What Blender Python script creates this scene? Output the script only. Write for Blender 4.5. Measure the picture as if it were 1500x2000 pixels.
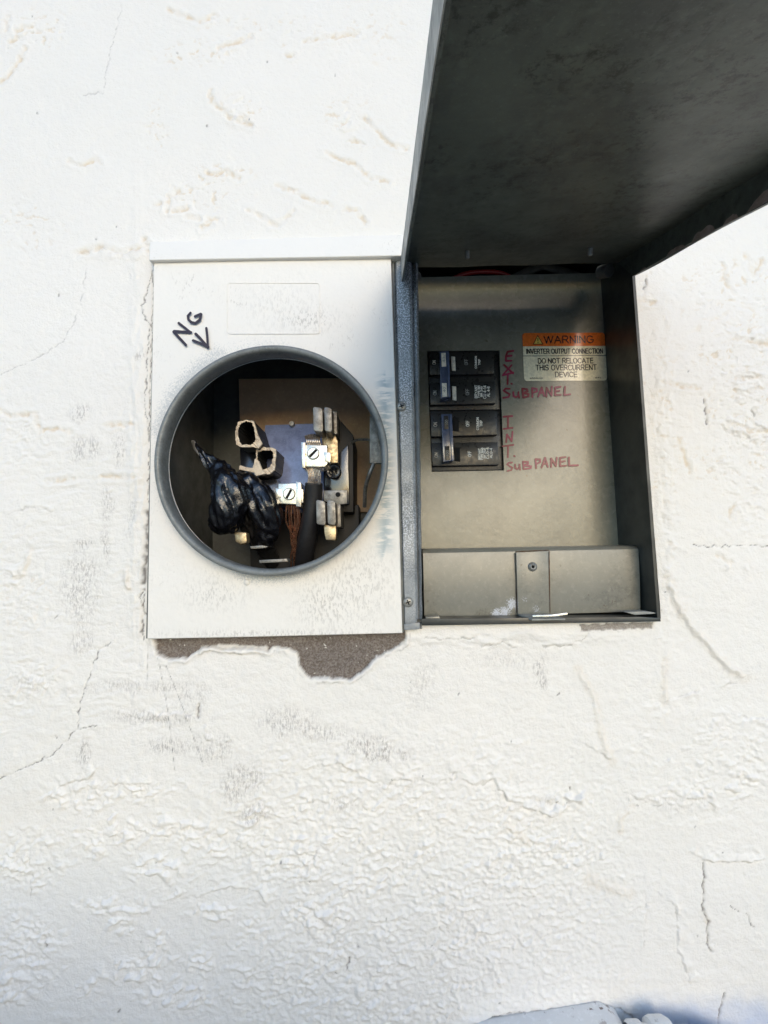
import bpy, bmesh, math, random
import numpy as np
from mathutils import Vector, Matrix
from mathutils.geometry import tessellate_polygon
random.seed(7)
for o in list(bpy.data.objects): bpy.data.objects.remove(o)
SC = bpy.context.scene; COL = SC.collection
R = math.radians
# ---------------------------------------------------------------- camera
FPX, CD, PITCH, ROLL = 900.0, 0.36, R(5.1), R(1.4)
CZ = 1.45                                   # camera height over the ground
CAM = Vector((0, -CD, CZ))
_f = Vector((0, math.cos(PITCH), math.sin(PITCH))); _u0 = Vector((0, -math.sin(PITCH), math.cos(PITCH))); _r0 = Vector((1, 0, 0))
_r = _r0*math.cos(ROLL) - _u0*math.sin(ROLL); _u = _u0*math.cos(ROLL) + _r0*math.sin(ROLL)
cam = bpy.data.cameras.new('camera'); co = bpy.data.objects.new('camera', cam); COL.objects.link(co)
co.matrix_world = Matrix(((_r.x, _u.x, -_f.x, CAM.x), (_r.y, _u.y, -_f.y, CAM.y), (_r.z, _u.z, -_f.z, CAM.z), (0, 0, 0, 1)))
cam.sensor_fit = 'HORIZONTAL'; cam.sensor_width = 36; cam.lens = 36*FPX/1500; cam.clip_start = 0.01; cam.clip_end = 3000
SC.camera = co; SC.render.resolution_x = 768; SC.render.resolution_y = 1024
# ---------------------------------------------------------------- light
SUN_EL, SUN_AZ = R(15), R(14)              # azimuth measured from straight in front of the wall, + = from the right
W = bpy.data.worlds.new('World'); SC.world = W; W.use_nodes = True
nt = W.node_tree; nt.nodes.clear()
sky = nt.nodes.new('ShaderNodeTexSky'); sky.sky_type = 'NISHITA'; sky.sun_disc = False
sky.sun_elevation = SUN_EL; sky.sun_rotation = math.pi - SUN_AZ; sky.altitude = 50; sky.air_density = 1.0; sky.dust_density = 0.3; sky.ozone_density = 2.5
bg = nt.nodes.new('ShaderNodeBackground'); bg.inputs[1].default_value = 0.15
wo = nt.nodes.new('ShaderNodeOutputWorld'); nt.links.new(sky.outputs[0], bg.inputs[0]); nt.links.new(bg.outputs[0], wo.inputs[0])
sl = bpy.data.lights.new('sun', 'SUN'); sl.energy = 0.62; sl.angle = R(26); sl.color = (1.0, 0.77, 0.50)
so = bpy.data.objects.new('sun', sl); COL.objects.link(so)
sd = Vector((math.sin(SUN_AZ)*math.cos(SUN_EL), -math.cos(SUN_AZ)*math.cos(SUN_EL), math.sin(SUN_EL)))
so.rotation_euler = sd.to_track_quat('Z', 'Y').to_euler()
SC.view_settings.view_transform = 'Standard'; SC.view_settings.look = 'None'; SC.view_settings.exposure = 1.17; SC.view_settings.gamma = 1
try:
    SC.cycles.max_bounces = 6
except Exception: pass

# ---------------------------------------------------------------- helpers
def U(px, py, y=0.0):                       # photo pixel -> point at depth y (the wall's plane is y = 0)
    d = _f*FPX + _r*(px-750) - _u*(py-1000)
    return CAM + d*((y+CD)/d.y)
def tag(o, label=None, cat=None, group=None, kind=None):
    if label: o['label'] = label
    if cat: o['category'] = cat
    if group: o['group'] = group
    if kind: o['kind'] = kind
    return o
def empty(name, loc, label, cat, group=None):
    o = bpy.data.objects.new(name, None); COL.objects.link(o); o.location = loc; o.empty_display_size = .02
    return tag(o, label, cat, group)
def link(name, bm, mat, parent=None, smooth=False, bevel=0, seg=2, ang=35):
    if bevel:
        bmesh.ops.remove_doubles(bm, verts=bm.verts, dist=1e-6)
        bmesh.ops.recalc_face_normals(bm, faces=bm.faces)
        es = [e for e in bm.edges if len(e.link_faces) == 2 and e.calc_face_angle(0) > R(ang)]
        bmesh.ops.bevel(bm, geom=es, offset=bevel, segments=seg, affect='EDGES', profile=.6, clamp_overlap=True)
    else:
        bmesh.ops.recalc_face_normals(bm, faces=bm.faces)
    me = bpy.data.meshes.new(name); bm.to_mesh(me); bm.free()
    for m in (mat if isinstance(mat, (list, tuple)) else [mat]): me.materials.append(m)
    if smooth or bevel:
        for p in me.polygons: p.use_smooth = True
        try: me.set_sharp_from_angle(angle=R(40))
        except Exception: pass
    o = bpy.data.objects.new(name, me); COL.objects.link(o)
    if parent:
        o.parent = parent
        base = Vector((0, 0, 0)); q = parent
        while q: base += q.location; q = q.parent
        me.transform(Matrix.Translation(-base))
    return o
def bprism(bm, pts, depth=None, dv=None, mi=0):
    """solid from an outline pts (3-D, one plane) pushed by vector dv (default +y by depth)"""
    dv = dv or Vector((0, depth, 0))
    a = [bm.verts.new(p) for p in pts]; b = [bm.verts.new(p+dv) for p in pts]
    fs = [bm.faces.new(a), bm.faces.new(b[::-1])]
    n = len(a)
    for i in range(n): fs.append(bm.faces.new((a[i], b[i], b[(i+1) % n], a[(i+1) % n])))
    for f in fs: f.material_index = mi
    return fs
def pp(pts, y): return [U(x, yy, y) for x, yy in pts]
def rect(x0, y0, x1, y1): return [(x0, y0), (x1, y0), (x1, y1), (x0, y1)]
def rrect(x0, y0, x1, y1, r, n=5, skew=None):
    out = []
    for cx, cy, a0 in ((x1-r, y0+r, -90), (x1-r, y1-r, 0), (x0+r, y1-r, 90), (x0+r, y0+r, 180)):
        for k in range(n+1):
            a = R(a0+90*k/n); out.append((cx+r*math.cos(a), cy+r*math.sin(a)))
    return out
def plate(name, pts, y, depth, mat, parent=None, bevel=0, seg=2):
    bm = bmesh.new(); bprism(bm, pp(pts, y), depth); return link(name, bm, mat, parent, bevel=bevel, seg=seg)
def bbox(bm, x0, x1, y0, y1, z0, z1):
    return bprism(bm, [Vector((x0, y0, z0)), Vector((x1, y0, z0)), Vector((x1, y0, z1)), Vector((x0, y0, z1))], y1-y0)
def btube(bm, pts, rad, n=12, caps=True, flat=1.0, jitter=0, mi=0):
    pts = [Vector(p) for p in pts]; m = len(pts)
    rads = rad if isinstance(rad, (list, tuple)) else [rad]*m
    rings = []; ref = Vector((0.3, -1, .2)).normalized()
    for i in range(m):
        t = (pts[min(i+1, m-1)]-pts[max(i-1, 0)]).normalized()
        a = (ref - t*ref.dot(t)).normalized(); b = t.cross(a); ref = a
        rings.append([bm.verts.new(pts[i]+(a*math.cos(2*math.pi*k/n)*flat+b*math.sin(2*math.pi*k/n))*rads[i]*(1+random.uniform(-jitter, jitter))) for k in range(n)])
    for i in range(m-1):
        for k in range(n):
            f = bm.faces.new((rings[i][k], rings[i][(k+1) % n], rings[i+1][(k+1) % n], rings[i+1][k])); f.material_index = mi
    if caps:
        bm.faces.new(rings[0][::-1]).material_index = mi; bm.faces.new(rings[-1]).material_index = mi
def spline(pts, n=8):
    pts = [Vector(p) for p in pts]; out = []
    for i in range(len(pts)-1):
        p0 = pts[max(i-1, 0)]; p1 = pts[i]; p2 = pts[i+1]; p3 = pts[min(i+2, len(pts)-1)]
        for k in range(n):
            t = k/n
            out.append(.5*((2*p1)+(p2-p0)*t+(2*p0-5*p1+4*p2-p3)*t*t+(3*p1-p0-3*p2+p3)*t**3))
    out.append(pts[-1]); return out
def lerpl(a, n):                             # resample list of radii to n
    return [float(v) for v in np.interp(np.linspace(0, len(a)-1, n), range(len(a)), a)]
def lathe(bm, c, axis, prof, n=32):
    """prof = [(radius, distance along axis)]"""
    axis = Vector(axis).normalized(); ref = Vector((0, 0, 1)) if abs(axis.z) < .9 else Vector((1, 0, 0))
    a = (ref-axis*ref.dot(axis)).normalized(); b = axis.cross(a); rings = []
    for r, h in prof:
        if r < 1e-7: rings.append([bm.verts.new(c+axis*h)])
        else: rings.append([bm.verts.new(c+axis*h+(a*math.cos(2*math.pi*k/n)+b*math.sin(2*math.pi*k/n))*r) for k in range(n)])
    for i in range(len(rings)-1):
        A, B = rings[i], rings[i+1]
        for k in range(n):
            k2 = (k+1) % n
            if len(A) == 1 and len(B) == 1: continue
            if len(A) == 1: bm.faces.new((A[0], B[k], B[k2]))
            elif len(B) == 1: bm.faces.new((A[k], B[0], A[k2]))
            else: bm.faces.new((A[k], B[k], B[k2], A[k2]))
def ribbon(bm, pts, w, y, wob=.12):
    """a flat pen stroke through photo points, width w px, at depth y"""
    P = [Vector((p[0], p[1])) for p in pts]; n = len(P); L = []; Rr = []
    for i in range(n):
        d1 = (P[i]-P[i-1]).normalized() if i else None; d2 = (P[i+1]-P[i]).normalized() if i < n-1 else None
        d = (d1 or d2) if (d1 is None or d2 is None) else (d1+d2)
        d = d.normalized() if d.length > .1 else d1
        k = 1.0
        if d1 is not None and d2 is not None: k = 1/max(.55, abs(d.dot(d1)))
        nn = Vector((-d.y, d.x))*w*.5*k*random.uniform(1-wob, 1+wob)
        e = Vector((0, 0))
        L.append(P[i]+nn+e); Rr.append(P[i]-nn+e)
    def cap(c, d, a0):
        out = []
        for k in range(1, 5):
            a = math.pi*k/5; out.append(c+Vector((a0.x*math.cos(a)+d.x*w*.5*math.sin(a), a0.y*math.cos(a)+d.y*w*.5*math.sin(a))))
        return out
    dE = (P[-1]-P[-2]).normalized(); dS = (P[0]-P[1]).normalized()
    lv = [bm.verts.new(U(p.x, p.y, y)) for p in L]; rv = [bm.verts.new(U(p.x, p.y, y)) for p in Rr]
    for i in range(n-1): bm.faces.new((lv[i], lv[i+1], rv[i+1], rv[i]))
    ce = [bm.verts.new(U(p.x, p.y, y)) for p in cap(P[-1], dE, L[-1]-P[-1])]
    bm.faces.new([lv[-1]]+ce+[rv[-1]])
    cs = [bm.verts.new(U(p.x, p.y, y)) for p in cap(P[0], dS, Rr[0]-P[0])]
    bm.faces.new([rv[0]]+cs+[lv[0]])
def text_mesh(bm, s, p00, p10, p01, y, mi=0, bold=0, align='CENTER', sp=1.0):
    """letters fitted between baseline-left p00, baseline-right p10 and top-left p01 (photo px)"""
    cu = bpy.data.curves.new('t', 'FONT'); cu.body = s; cu.align_x = align; cu.offset = bold; cu.resolution_u = 3; cu.space_line = sp
    ob = bpy.data.objects.new('t', cu); COL.objects.link(ob)
    dg = bpy.context.evaluated_depsgraph_get(); dg.update()
    me = bpy.data.meshes.new_from_object(ob.evaluated_get(dg))
    v = [x.co.copy() for x in me.vertices]
    x0 = min(a.x for a in v); x1 = max(a.x for a in v); y0 = min(a.y for a in v); y1 = max(a.y for a in v)
    vs = []
    for a in v:
        s_, t = (a.x-x0)/(x1-x0), (a.y-y0)/(y1-y0)
        vs.append(bm.verts.new(U(p00[0]+(p10[0]-p00[0])*s_+(p01[0]-p00[0])*t, p00[1]+(p10[1]-p00[1])*s_+(p01[1]-p00[1])*t, y)))
    for p in me.polygons:
        try: bm.faces.new([vs[i] for i in p.vertices]).material_index = mi
        except ValueError: pass
    bpy.data.objects.remove(ob); bpy.data.curves.remove(cu); bpy.data.meshes.remove(me)

def arc(cx, cy, rx, ry, a0, a1, n=7): return [(cx+rx*math.cos(R(a0+(a1-a0)*k/n)), cy+ry*math.sin(R(a0+(a1-a0)*k/n))) for k in range(n+1)]
GL = {  # width, strokes (y up, cap height 1)
 'A': (.82, [[(0, 0), (.41, 1)], [(.41, 1), (.82, 0)], [(.15, .36), (.67, .36)]]), 'B': (.72, [[(.04, 0), (.04, 1)], [(.04, 1), (.42, 1)]+arc(.42, .76, .24, .24, 90, -90)+[(.04, .52)], [(.04, .52), (.44, .52)]+arc(.44, .26, .27, .26, 90, -90)+[(.04, 0)]]),
 'C': (.80, [arc(.42, .5, .40, .5, 40, 320, 16)]), 'D': (.76, [[(.04, 0), (.04, 1)], [(.04, 1), (.34, 1)]+arc(.34, .5, .40, .5, 90, -90, 10)+[(.04, 0)]]), 'E': (.66, [[(.66, 1), (.04, 1), (.04, 0), (.66, 0)], [(.04, .52), (.60, .52)]]),
 'F': (.62, [[(.62, 1), (.04, 1), (.04, 0)], [(.04, .52), (.54, .52)]]), 'G': (.86, [arc(.43, .5, .42, .5, 45, 345, 16)+[(.84, .46)], [(.84, .46), (.48, .46)]]), 'H': (.74, [[(.04, 0), (.04, 1)], [(.70, 0), (.70, 1)], [(.04, .53), (.70, .53)]]),
 'I': (.10, [[(.05, 0), (.05, 1)]]), 'L': (.60, [[(.04, 1), (.04, 0), (.60, 0)]]), 'M': (.86, [[(.04, 0), (.04, 1)], [(.04, 1), (.43, .05)], [(.43, .05), (.82, 1)], [(.82, 1), (.82, 0)]]), 'N': (.74, [[(.04, 0), (.04, 1)], [(.04, 1), (.70, 0)], [(.70, 0), (.70, 1)]]),
 'O': (.86, [arc(.43, .5, .41, .5, 90, 450, 18)]), 'P': (.70, [[(.04, 0), (.04, 1)], [(.04, 1), (.40, 1)]+arc(.40, .73, .27, .27, 90, -90)+[(.04, .46)]]), 'R': (.78, [[(.04, 0), (.04, 1)], [(.04, 1), (.44, 1)]+arc(.44, .74, .27, .26, 90, -90)+[(.04, .48)], [(.42, .48), (.76, 0)]]),
 'S': (.72, [arc(.36, .75, .32, .25, 30, 250, 9)+arc(.36, .26, .34, .26, 75, -150, 9)]), 'T': (.72, [[(0, 1), (.72, 1)], [(.36, 1), (.36, 0)]]), 'U': (.72, [[(.04, 1), (.04, .34)]+arc(.36, .34, .32, .34, 180, 360, 9)+[(.68, 1)]]), 'V': (.78, [[(0, 1), (.39, 0)], [(.39, 0), (.78, 1)]]),
 'W': (1.14, [[(0, 1), (.29, 0)], [(.29, 0), (.57, 1)], [(.57, 1), (.85, 0)], [(.85, 0), (1.14, 1)]]), 'Y': (.78, [[(0, 1), (.39, .46)], [(.78, 1), (.39, .46)], [(.39, .46), (.39, 0)]]), '0': (.60, [arc(.30, .5, .28, .5, 90, 450, 14)]),
 '1': (.40, [[(.05, .75), (.28, 1), (.28, 0)]]), '2': (.62, [arc(.31, .72, .27, .28, 160, -30, 8)+[(.03, 0), (.62, 0)]]), '4': (.64, [[(.64, .27), (0, .27), (.46, 1)], [(.46, 1), (.46, 0)]]), '5': (.60, [[(.56, 1), (.12, 1), (.06, .50)]+arc(.28, .32, .30, .32, 110, -160, 9)]),
 '6': (.60, [arc(.32, .5, .30, .5, 60, 180, 6)+arc(.31, .31, .29, .31, 180, 500, 12)]), '8': (.60, [arc(.30, .75, .25, .25, 90, 450, 12), arc(.30, .26, .29, .27, 90, 450, 12)]), '-': (.34, [[(.02, .4), (.32, .4)]]), '.': (.12, [[(.06, 0), (.06, .08)]]), ' ': (.24, [])}
_ti = [0]
def stroke_text(bm, s, p00, p10, p01, y, w):
    adv = []; x = 0
    for ch in s: adv.append(x); x += GL[ch][0]+.20
    tot = x-.20
    for ch, a in zip(s, adv):
        for st in GL[ch][1]:
            _ti[0] = (_ti[0]+1) % 9
            pts = [((a+q[0])/tot, q[1]) for q in st]
            ribbon(bm, [(p00[0]+(p10[0]-p00[0])*u+(p01[0]-p00[0])*v, p00[1]+(p10[1]-p00[1])*u+(p01[1]-p00[1])*v) for u, v in pts], w, y-_ti[0]*.000012, 0)

# ---------------------------------------------------------------- materials
def N(nt, t, **kw):
    n = nt.nodes.new(t)
    for k, v in kw.items(): setattr(n, k, v)
    return n
def newmat(name):
    m = bpy.data.materials.new(name); m.use_nodes = True; nt = m.node_tree
    return m, nt, nt.nodes['Principled BSDF']
def noise(nt, scale, detail=4, rough=.55, vec=None, dist=0, stretch=None):
    n = N(nt, 'ShaderNodeTexNoise'); n.inputs['Scale'].default_value = scale; n.inputs['Detail'].default_value = detail
    n.inputs['Roughness'].default_value = rough; n.inputs['Distortion'].default_value = dist
    tc = nt.nodes.get('TC') or N(nt, 'ShaderNodeTexCoord', name='TC')
    src = tc.outputs['Object']
    if stretch:
        mp = N(nt, 'ShaderNodeMapping'); mp.inputs['Scale'].default_value = stretch; nt.links.new(src, mp.inputs[0]); src = mp.outputs[0]
    nt.links.new(src, n.inputs['Vector']); return n.outputs['Fac']
def ramp(nt, src, a, b, va=0., vb=1.):
    r = N(nt, 'ShaderNodeMapRange'); r.inputs['From Min'].default_value = a; r.inputs['From Max'].default_value = b
    r.inputs['To Min'].default_value = va; r.inputs['To Max'].default_value = vb; r.interpolation_type = 'SMOOTHSTEP'
    nt.links.new(src, r.inputs['Value']); return r.outputs[0]
def mth(nt, op, a, b):
    n = N(nt, 'ShaderNodeMath', operation=op)
    for i, v in enumerate((a, b)):
        if isinstance(v, (int, float)): n.inputs[i].default_value = v
        else: nt.links.new(v, n.inputs[i])
    return n.outputs[0]
def mixc(nt, fac, a, b):
    m = N(nt, 'ShaderNodeMix', data_type='RGBA')
    for s, v in ((m.inputs[0], fac), (m.inputs[6], a), (m.inputs[7], b)):
        if isinstance(v, (int, float)): s.default_value = v
        elif isinstance(v, tuple): s.default_value = (*v, 1)
        else: nt.links.new(v, s)
    return m.outputs[2]
def bump(nt, bs, h, strength, dist=.001):
    b = N(nt, 'ShaderNodeBump'); b.inputs['Strength'].default_value = strength; b.inputs['Distance'].default_value = dist
    nt.links.new(h, b.inputs['Height']); nt.links.new(b.outputs[0], bs.inputs['Normal']); return b
def paint(name, col, rough=.4, rv=.25, grunge=0, dark=None, spots=.0, spotcol=(.05, .045, .04), sc=60, bumpy=.15, metallic=0, over=0, overcol=(.6, .62, .64), oscale=900, orange=0, spec=None):
    """aged painted or bare metal: cloudy tone, spots, scratches, paint mist"""
    m, nt, bs = newmat(name)
    dark = dark or tuple(c*.7 for c in col)
    c = mixc(nt, ramp(nt, noise(nt, sc, 5, .6), .35, .68), col, dark)
    c = mixc(nt, mth(nt, 'MULTIPLY', ramp(nt, noise(nt, sc*9, 3), .5, .75), .35), c, tuple(min(1, x*1.5) for x in col))
    if spots:
        s = mth(nt, 'MULTIPLY', ramp(nt, noise(nt, sc*6, 3, .6), .74-spots, .78-spots*.6), ramp(nt, noise(nt, sc*.7, 3), .4, .6))
        c = mixc(nt, s, c, spotcol)
    if grunge:
        g_ = mth(nt, 'MULTIPLY', ramp(nt, noise(nt, 170, 7, .8), .47, .62), ramp(nt, noise(nt, 24, 5, .65), .38, .60))
        c = mixc(nt, mth(nt, 'MULTIPLY', g_, grunge), c, tuple(x*.25 for x in col))
        g_ = mth(nt, 'MULTIPLY', ramp(nt, noise(nt, 700, 4, .8), .56, .70), grunge*.5)
        c = mixc(nt, g_, c, tuple(min(1, x*1.8) for x in col))
    if over:
        s = mth(nt, 'MULTIPLY', ramp(nt, noise(nt, oscale, 2), .58-over*.1, .64-over*.1), ramp(nt, noise(nt, sc*.35, 2), .38, .62))
        c = mixc(nt, s, c, overcol)
    nt.links.new(c, bs.inputs['Base Color']); bs.inputs['Metallic'].default_value = metallic
    nt.links.new(ramp(nt, noise(nt, sc*2, 4), .3, .7, rough*(1-rv), min(1, rough*(1+rv))), bs.inputs['Roughness'])
    if spec is not None: bs.inputs['Specular IOR Level'].default_value = spec
    if bumpy: bump(nt, bs, noise(nt, 260 if orange else sc*8, 3), bumpy, .0006)
    return m
def plain(name, col, rough=.5, metallic=0):
    m, nt, bs = newmat(name)
    c = mixc(nt, ramp(nt, noise(nt, 500, 3), .35, .65), col, tuple(x*.82 for x in col))
    nt.links.new(c, bs.inputs['Base Color']); bs.inputs['Roughness'].default_value = rough; bs.inputs['Metallic'].default_value = metallic
    return m
M = {}
M['deadfront'] = paint('olive_grey_enamel', (.235, .228, .180), .27, rv=.06, grunge=.22, dark=(.208, .20, .158), spots=.05, spotcol=(.12, .10, .06), sc=25, bumpy=.14, orange=1)
M['case'] = paint('dark_grey_enamel', (.036, .040, .037), .38, sc=30, bumpy=.1)
M['housingpaint'] = paint('grey_housing_enamel', (.12, .128, .12), .5, sc=30, bumpy=.1)  # one even grey enamel for the meter housing
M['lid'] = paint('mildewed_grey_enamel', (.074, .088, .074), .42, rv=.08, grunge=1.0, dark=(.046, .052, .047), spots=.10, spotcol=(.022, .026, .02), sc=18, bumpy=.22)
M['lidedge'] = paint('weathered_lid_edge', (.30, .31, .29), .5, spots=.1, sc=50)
M['trough'] = paint('gutter_cover_enamel', (.225, .22, .185), .30, rv=.06, grunge=.35, dark=(.195, .192, .162), spots=.08, spotcol=(.11, .09, .06), sc=30, bumpy=.08, over=.0, orange=1)
def add_spots(mat, org, spots, col, sc=900, up=.8):
    nt = mat.node_tree; bs = nt.nodes['Principled BSDF']; lk = bs.inputs['Base Color'].links[0].from_socket; c = lk
    for p, r in spots:
        d = N(nt, 'ShaderNodeVectorMath', operation='DISTANCE'); nt.links.new(nt.nodes['TC'].outputs['Object'], d.inputs[0]); d.inputs[1].default_value = p-org
        f = ramp(nt, mth(nt, 'SUBTRACT', ramp(nt, d.outputs['Value'], 0, r, 1, 0), mth(nt, 'MULTIPLY', noise(nt, sc, 3, .8), 1.7)), -.25, .10)
        c = mixc(nt, mth(nt, 'MULTIPLY', f, up), c, col)
    nt.links.new(c, bs.inputs['Base Color'])
M['strip'] = paint('misted_grey_trim', (.27, .29, .30), .45, spots=.05, sc=45, grunge=.3, over=.75, overcol=(.62, .65, .70))
M['ring'] = paint('worn_ring_enamel', (.185, .20, .20), .40, grunge=.4, dark=(.14, .152, .15), spots=.07, spotcol=(.09, .075, .06), sc=60, bumpy=.12)
M['screw'] = paint('dull_zinc_screw', (.30, .30, .28), .4, sc=300, spots=.1, metallic=.4)
M['bright'] = paint('bright_zinc', (.70, .68, .60), .27, dark=(.50, .48, .42), sc=200, bumpy=.05, metallic=.85)
M['jaw'] = paint('tarnished_tin_jaw', (.27, .26, .235), .42, dark=(.15, .14, .125), spots=.14, spotcol=(.06, .05, .045), sc=160, bumpy=.25, metallic=.5)
M['brass'] = paint('tarnished_brass', (.56, .45, .28), .35, dark=(.30, .23, .14), spots=.12, spotcol=(.06, .045, .03), sc=220, metallic=.7, bumpy=.2)
M['board'] = paint('brown_fibre_board', (.74, .52, .33), .8, dark=(.66, .45, .28), sc=40, bumpy=.3)
M['bakelite'] = paint('black_bakelite', (.014, .015, .02), .16, sc=90, bumpy=.06, spots=.05, spotcol=(.06, .05, .05), spec=1.0)
M['skysheen'] = paint('painted_sky_sheen_bakelite', (.22, .28, .50), .16, sc=90, bumpy=.06, spots=.05, spotcol=(.06, .05, .05), spec=1.0)  # blue base colour stands in for sky reflected in black bakelite
M['blackmatt'] = plain('matt_black_plastic', (.015, .015, .016), .55)
M['char'] = paint('broken_bone_edge', (.74, .64, .50), .7, dark=(.46, .38, .30), spots=.12, spotcol=(.08, .06, .05), sc=130)
M['void'] = plain('black_socket_recess', (.006, .006, .006), .9)
M['tape'] = paint('glossy_black_tape', (.006, .006, .008), .17, sc=120, bumpy=.5, spec=.8)
M['rubber'] = paint('black_cable_jacket', (.018, .018, .02), .5, sc=150, bumpy=.15)
M['copper'] = paint('bare_copper', (.66, .36, .23), .3, dark=(.42, .20, .13), sc=300, metallic=.9, bumpy=.1)
M['alu'] = paint('tinned_strands', (.72, .62, .52), .3, dark=(.45, .35, .28), sc=300, metallic=.85, bumpy=.1)
M['breaker'] = paint('black_breaker_moulding', (.022, .021, .020), .33, dark=(.015, .015, .014), sc=120, bumpy=.12, spots=.02, spotcol=(.12, .1, .08))
M['handle'] = paint('painted_sky_sheen_handle', (.085, .11, .19), .2, sc=160, bumpy=.05, spec=1.0)  # blue in the base colour paints the sky's sheen on dark handles
M['white_ink'] = plain('white_print', (.88, .86, .78), .6)
M['grey_ink'] = plain('moulded_grey_print', (.34, .34, .32), .6)
M['ivory'] = paint('ivory_rating_tag', (.88, .82, .68), .5, spots=.08, spotcol=(.3, .25, .2), sc=300)
M['orange'] = plain('orange_print', (.88, .20, .035), .14)
M['cream'] = plain('cream_vinyl', (.92, .86, .64), .13)
M['black_ink'] = plain('black_print', (.018, .016, .018), .2)
M['yellow'] = plain('yellow_print', (.92, .64, .14), .14)
M['gapshade'] = plain('painted_gap_shade', (.10, .055, .03), .9)
M['marker'] = plain('violet_black_marker', (.022, .014, .030), .5)
def mat_redmarker():
    m, nt, bs = newmat('maroon_marker')
    c = mixc(nt, ramp(nt, noise(nt, 90, 3), .4, .62), (.19, .008, .022), (.27, .018, .065))
    nt.links.new(c, bs.inputs['Base Color']); bs.inputs['Roughness'].default_value = .35; return m
M['redmark'] = mat_redmarker()
M['redwire'] = plain('red_insulation', (.38, .025, .025), .35)
M['hinge'] = paint('hinge_steel', (.12, .12, .11), .5, sc=100)
M['caulk'] = paint('old_caulk', (.66, .62, .52), .7, spots=.1, sc=120)
def white_paint(name, extra=None):
    m, nt, bs = newmat(name)
    c = mixc(nt, ramp(nt, noise(nt, 9, 4), .3, .7), (.81, .78, .725), (.79, .765, .715))
    s = mth(nt, 'MULTIPLY', ramp(nt, noise(nt, 420, 3, .7, stretch=(1.6, 1, .7)), .55, .72), ramp(nt, noise(nt, 22, 4, .6), .50, .68))
    c = mixc(nt, mth(nt, 'MULTIPLY', s, .55), c, (.42, .39, .35))
    if extra: c = extra(nt, c)
    nt.links.new(c, bs.inputs['Base Color']); bs.inputs['Roughness'].default_value = .5
    h = mth(nt, 'ADD', mth(nt, 'MULTIPLY', noise(nt, 26, 4), 1.5), mth(nt, 'MULTIPLY', noise(nt, 300, 3), .18))
    bump(nt, bs, h, .5, .0022)
    return m
def mat_attr(nt, n):
    a = N(nt, 'ShaderNodeAttribute'); a.attribute_name = n; return a.outputs['Fac']
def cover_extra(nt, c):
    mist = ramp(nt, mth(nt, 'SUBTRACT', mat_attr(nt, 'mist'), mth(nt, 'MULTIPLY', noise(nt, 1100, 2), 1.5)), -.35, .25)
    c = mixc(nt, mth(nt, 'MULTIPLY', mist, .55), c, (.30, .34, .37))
    blue = mth(nt, 'MULTIPLY', mat_attr(nt, 'scuff'), ramp(nt, noise(nt, 130, 3, .6, stretch=(.5, 1, 2.2)), .40, .56))
    c = mixc(nt, blue, c, (.36, .44, .47))
    return mixc(nt, mth(nt, 'MULTIPLY', mat_attr(nt, 'dirt'), ramp(nt, noise(nt, 600, 3, .7, stretch=(1, 1, .4)), .47, .62)), c, (.30, .28, .25))
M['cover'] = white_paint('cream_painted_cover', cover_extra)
M['hood'] = white_paint('cream_painted_hood')
def mat_wall():
    m, nt, bs = newmat('painted_stucco')
    c = mixc(nt, ramp(nt, noise(nt, 5, 3), .35, .65), (.805, .775, .725), (.79, .765, .715))
    tan = mth(nt, 'MULTIPLY', mat_attr(nt, 'tan'), ramp(nt, noise(nt, 120, 4, .6), .3, .55))
    c = mixc(nt, tan, c, (.69, .58, .43))
    g = mth(nt, 'MULTIPLY', ramp(nt, noise(nt, 430, 4, .75, stretch=(1.6, 1, .55)), .44, .62), ramp(nt, noise(nt, 75, 4, .65, stretch=(1.4, 1, .8)), .30, .56))
    c = mixc(nt, mth(nt, 'MULTIPLY', mth(nt, 'MULTIPLY', mat_attr(nt, 'dirt'), g), .85), c, (.36, .33, .31))
    c = mixc(nt, mth(nt, 'MULTIPLY', mat_attr(nt, 'blueshade'), .8), c, (.28, .38, .60))
    c = mixc(nt, mat_attr(nt, 'crack'), c, (.10, .085, .075))
    mo = mixc(nt, ramp(nt, noise(nt, 700, 3, .7), .4, .62), (.155, .125, .105), (.27, .235, .205))
    v = N(nt, 'ShaderNodeTexVoronoi'); v.inputs['Scale'].default_value = 330; nt.links.new(nt.nodes['TC'].outputs['Object'], v.inputs['Vector'])
    mo = mixc(nt, ramp(nt, v.outputs['Distance'], .10, .16, .8, 0.), mo, (.07, .055, .05))
    mo = mixc(nt, ramp(nt, noise(nt, 260, 2), .70, .73), mo, (.7, .68, .62))
    c = mixc(nt, mat_attr(nt, 'mortar'), c, mo)
    nt.links.new(c, bs.inputs['Base Color'])
    nt.links.new(mth(nt, 'ADD', mth(nt, 'MULTIPLY', mat_attr(nt, 'mortar'), .4), .45), bs.inputs['Roughness'])
    h = mth(nt, 'ADD', mth(nt, 'MULTIPLY', noise(nt, 240, 5, .6), .55), mth(nt, 'MULTIPLY', noise(nt, 700, 3, .7), .40))
    h = mth(nt, 'ADD', h, mth(nt, 'MULTIPLY', mth(nt, 'MULTIPLY', noise(nt, 900, 3, .7), mat_attr(nt, 'mortar')), 1.4))
    bump(nt, bs, h, .75, .0015)
    return m
M['wall'] = mat_wall()

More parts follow.
